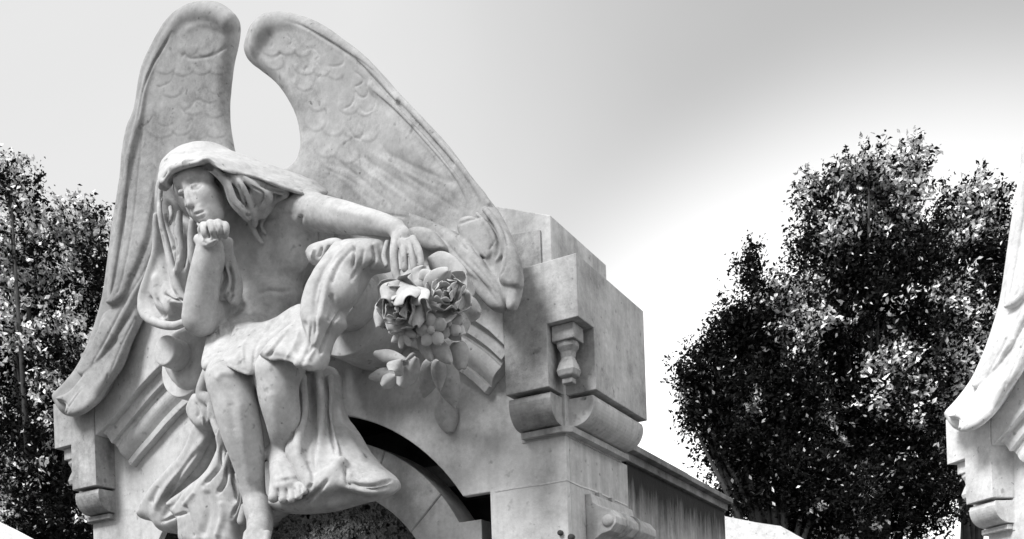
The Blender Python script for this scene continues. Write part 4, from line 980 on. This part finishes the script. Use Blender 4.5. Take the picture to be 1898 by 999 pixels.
def crown_mesh(lobes, n, size, seed, pale):
    """lobes: (centre, (rx, ry, rz), density); leaf sprays spread through the volume, gaps left between clumps"""
    r = np.random.default_rng(seed); V = []; mats = []
    wts = np.array([l[2]*l[1][0]*l[1][2] for l in lobes]); wts /= wts.sum()
    for (c, rad, den), w_ in zip(lobes, wts):
        nl = int(n*w_); per = 44; ncl = max(6, int(nl/per))
        d = r.normal(size=(ncl, 3)); d /= np.linalg.norm(d, axis=1, keepdims=True)
        q = r.uniform(.12, 1, (ncl, 1))**.42
        cc = np.array(c)+d*q*np.array(rad)*r.uniform(.80, 1.20, (ncl, 1))
        cs = r.uniform(.05, .16, ncl); zt = np.array([l[0][2] for l in lobes]); zr = (cc[:, 2]-zt.min())/(np.ptp(zt)+.1)
        pz = vnoise(cc+seed, 1.7, seed)+.85*vnoise(cc, 4.2, seed+1)+.35*(zr-.5)          # patches of sunlit and shaded sprays painted in, more sunlit higher up
        for k in range(ncl):
            # a sprig: leaves scattered along a short outward shoot
            ax = d[k]*.7+r.normal(size=3)*.5+np.array([0, 0, .35]); ax /= np.linalg.norm(ax)
            t = r.uniform(-.5, .5, (per, 1)); e = ax*t*cs[k]*4.0+r.normal(size=(per, 3))*cs[k]*.42*(1.0-t*.8); p = cc[k]+e
            a = r.normal(size=(per, 3))+ax*.6; a /= np.linalg.norm(a, axis=1, keepdims=True)
            b = np.cross(a, r.normal(size=(per, 3))); b /= np.linalg.norm(b, axis=1, keepdims=True)
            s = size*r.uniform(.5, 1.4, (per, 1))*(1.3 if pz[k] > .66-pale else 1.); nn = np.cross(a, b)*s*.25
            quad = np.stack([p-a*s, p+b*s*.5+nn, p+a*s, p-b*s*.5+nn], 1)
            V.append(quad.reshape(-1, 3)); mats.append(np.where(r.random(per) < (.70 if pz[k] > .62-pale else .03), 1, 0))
    V = np.concatenate(V); mi = np.concatenate(mats).astype(np.int32); nq = len(V)//4
    me = bpy.data.meshes.new('crown'); me.vertices.add(len(V)); me.vertices.foreach_set('co', V.astype(np.float32).ravel())
    me.loops.add(nq*4); me.loops.foreach_set('vertex_index', np.arange(nq*4, dtype=np.int32)); me.polygons.add(nq)
    me.polygons.foreach_set('loop_start', np.arange(0, nq*4, 4, dtype=np.int32))
    me.update(calc_edges=True); me.validate()
    return me, mi
def tube(bm, pts, n=7):
    rings = []
    for i, (p, r) in enumerate(pts):
        t = (pts[min(i+1, len(pts)-1)][0]-pts[max(i-1, 0)][0]).normalized(); a = t.cross(Vector((.3, 1, .2))).normalized(); b = t.cross(a)
        rings.append([bm.verts.new(p+(a*math.cos(k*6.283/n)+b*math.sin(k*6.283/n))*r) for k in range(n)])
    for r0, r1 in zip(rings, rings[1:]):
        for k in range(n): bm.faces.new([r0[k], r0[(k+1) % n], r1[(k+1) % n], r1[k]])
    bm.faces.new(rings[0]); bm.faces.new(rings[-1])
def tree(label, dist, lobes_px, n, size, seed, pale, root_u, group='dark trees behind the tombs'):
    base = W(root_u, 999, dist); base.z = 0
    t = thing('broadleaf_tree', label, 'tree', base, group)
    lobes = []
    for (u, v, ru, rv, dens, dd) in lobes_px:
        c = W(u, v, dist+dd); s = (dist+dd)/F*.93
        lobes.append((tuple(c), (ru*s, (ru+rv)*.5*s, rv*s), dens))
    me, mi = crown_mesh(lobes, n, size, seed, pale)
    o = link('crown', me, [M['leaf'], M['leaf_lit']], t); me.polygons.foreach_set('material_index', mi[:len(me.polygons)])
    o.matrix_parent_inverse = Matrix.Translation(-base)
    bm = bmesh.new(); R_ = random.Random(seed)
    big = max(lobes, key=lambda l: l[1][0]*l[1][2]); top = Vector(big[0])
    mid = base.lerp(top, .5)+Vector((R_.uniform(-.2, .2), 0, 0)); tube(bm, [(base-Vector((0, 0, .1)), .26), (base+Vector((0, 0, .6)), .2), (mid, .15), (top, .08)], 12)
    tr = bm_done('trunk', bm, M['bark'], t, 0, True); tr.matrix_parent_inverse = Matrix.Translation(-base)
    for c, rad, d_ in lobes:
        c = Vector(c)
        for k in range(3):
            bm = bmesh.new(); e = c+Vector((R_.uniform(-.7, .7)*rad[0], R_.uniform(-.5, .5)*rad[1], R_.uniform(-.2, .8)*rad[2])); s0 = base.lerp(top, R_.uniform(.35, .9))
            q = s0.lerp(e, .5)+Vector((0, 0, .15)); tube(bm, [(s0, .06), (q, .035), (e, .010)], 6)
            lb = bm_done('limb', bm, M['bark'], t, 0, True); lb.matrix_parent_inverse = Matrix.Translation(-base)
# left: one rounded crown with two heads
tree('dense dark tree at the left edge, behind the upright wing', 13., [(25, 350, 50, 62, .8, 0), (150, 420, 52, 52, .8, .3), (60, 480, 90, 90, 1.1, .4), (170, 520, 60, 80, 1.1, .2), (40, 640, 110, 120, 1.2, .6), (150, 680, 90, 120, 1.2, .4), (60, 850, 140, 140, 1.3, .6), (190, 850, 90, 130, 1.2, .8), (95, 980, 150, 110, 1.3, .5)], 109791, 0.0289, 11, .34, 70)
tree('tall broad dark tree standing between the big tomb and the right edge', 13., [
    (1680, 298, 40, 42, .7, 0), (1592, 322, 48, 42, .8, 0), (1520, 360, 46, 46, .75, .2), (1640, 380, 80, 70, 1., .2), (1530, 440, 66, 60, 1., .1), (1640, 490, 110, 90, 1.2, .3), (1560, 560, 110, 90, 1.2, .2),
    (1700, 620, 120, 120, 1.3, .5), (1480, 620, 100, 90, 1.2, .1), (1580, 760, 150, 120, 1.4, .4), (1450, 760, 100, 110, 1.3, .2), (1600, 910, 190, 120, 1.4, .6), (1740, 800, 110, 130, 1.3, .9)], 185803, 0.0289, 12, .40, 1620)
tree('smaller leafy tree close behind the second tomb at the right edge', 15., [(1800, 395, 66, 60, .9, 0), (1760, 480, 90, 80, 1.1, 0), (1840, 520, 70, 110, 1.1, .2), (1790, 620, 110, 110, 1.2, .3), (1800, 780, 120, 140, 1.2, .3)], 76010, 0.0305, 13, .42, 1800)
tree('lower darker tree spreading left over the white wall', 11.5, [(1392, 500, 20, 40, .7, 0), (1442, 548, 44, 36, .9, 0), (1370, 590, 38, 34, .9, 0), (1320, 650, 34, 30, .8, 0), (1400, 640, 66, 60, 1.2, .2), (1285, 700, 34, 26, .8, 0), (1340, 730, 66, 60, 1.2, .1), (1290, 770, 32, 26, .8, 0), (1440, 740, 90, 100, 1.4, .3), (1360, 820, 62, 50, 1.1, .1), (1440, 880, 110, 70, 1.3, .3), (1380, 925, 60, 30, 1.1, .2), (1520, 930, 110, 60, 1.3, .2)], 109791, 0.0255, 14, .08, 1450)
# ------------------------------------------------------------------ the second tomb at the right edge, overexposure painted into its stone
def copy_tree(o, parent=None, pale=True):
    c = o.copy(); COL.objects.link(c)
    if parent: c.parent = parent; c.matrix_parent_inverse = o.matrix_parent_inverse.copy()
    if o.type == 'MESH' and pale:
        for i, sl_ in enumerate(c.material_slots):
            if sl_.material and sl_.material.name not in ('shade_dark_stone', 'shade_dark_carving'):
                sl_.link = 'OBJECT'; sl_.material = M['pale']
    for ch in o.children: copy_tree(ch, c, pale)
    return c
# the same design seen again: turned about the vertical, standing just behind the side of the first tomb
def hdir(u, v):
    r = ray(u, v); return math.atan2(r[1], r[0])
TH = hdir(1751, 858)-hdir(97, 828)
RZ = Matrix.Rotation(TH, 4, 'Z'); CV = Vector(CAM)
q0 = RZ @ (P(97, 828, .12)-CV)                      # rotated block corner, relative to the viewer
r1 = Vector(ray(1751, 858)); k_ = q0.xy.length/r1.xy.length*1.05
SH_ = r1*k_-q0
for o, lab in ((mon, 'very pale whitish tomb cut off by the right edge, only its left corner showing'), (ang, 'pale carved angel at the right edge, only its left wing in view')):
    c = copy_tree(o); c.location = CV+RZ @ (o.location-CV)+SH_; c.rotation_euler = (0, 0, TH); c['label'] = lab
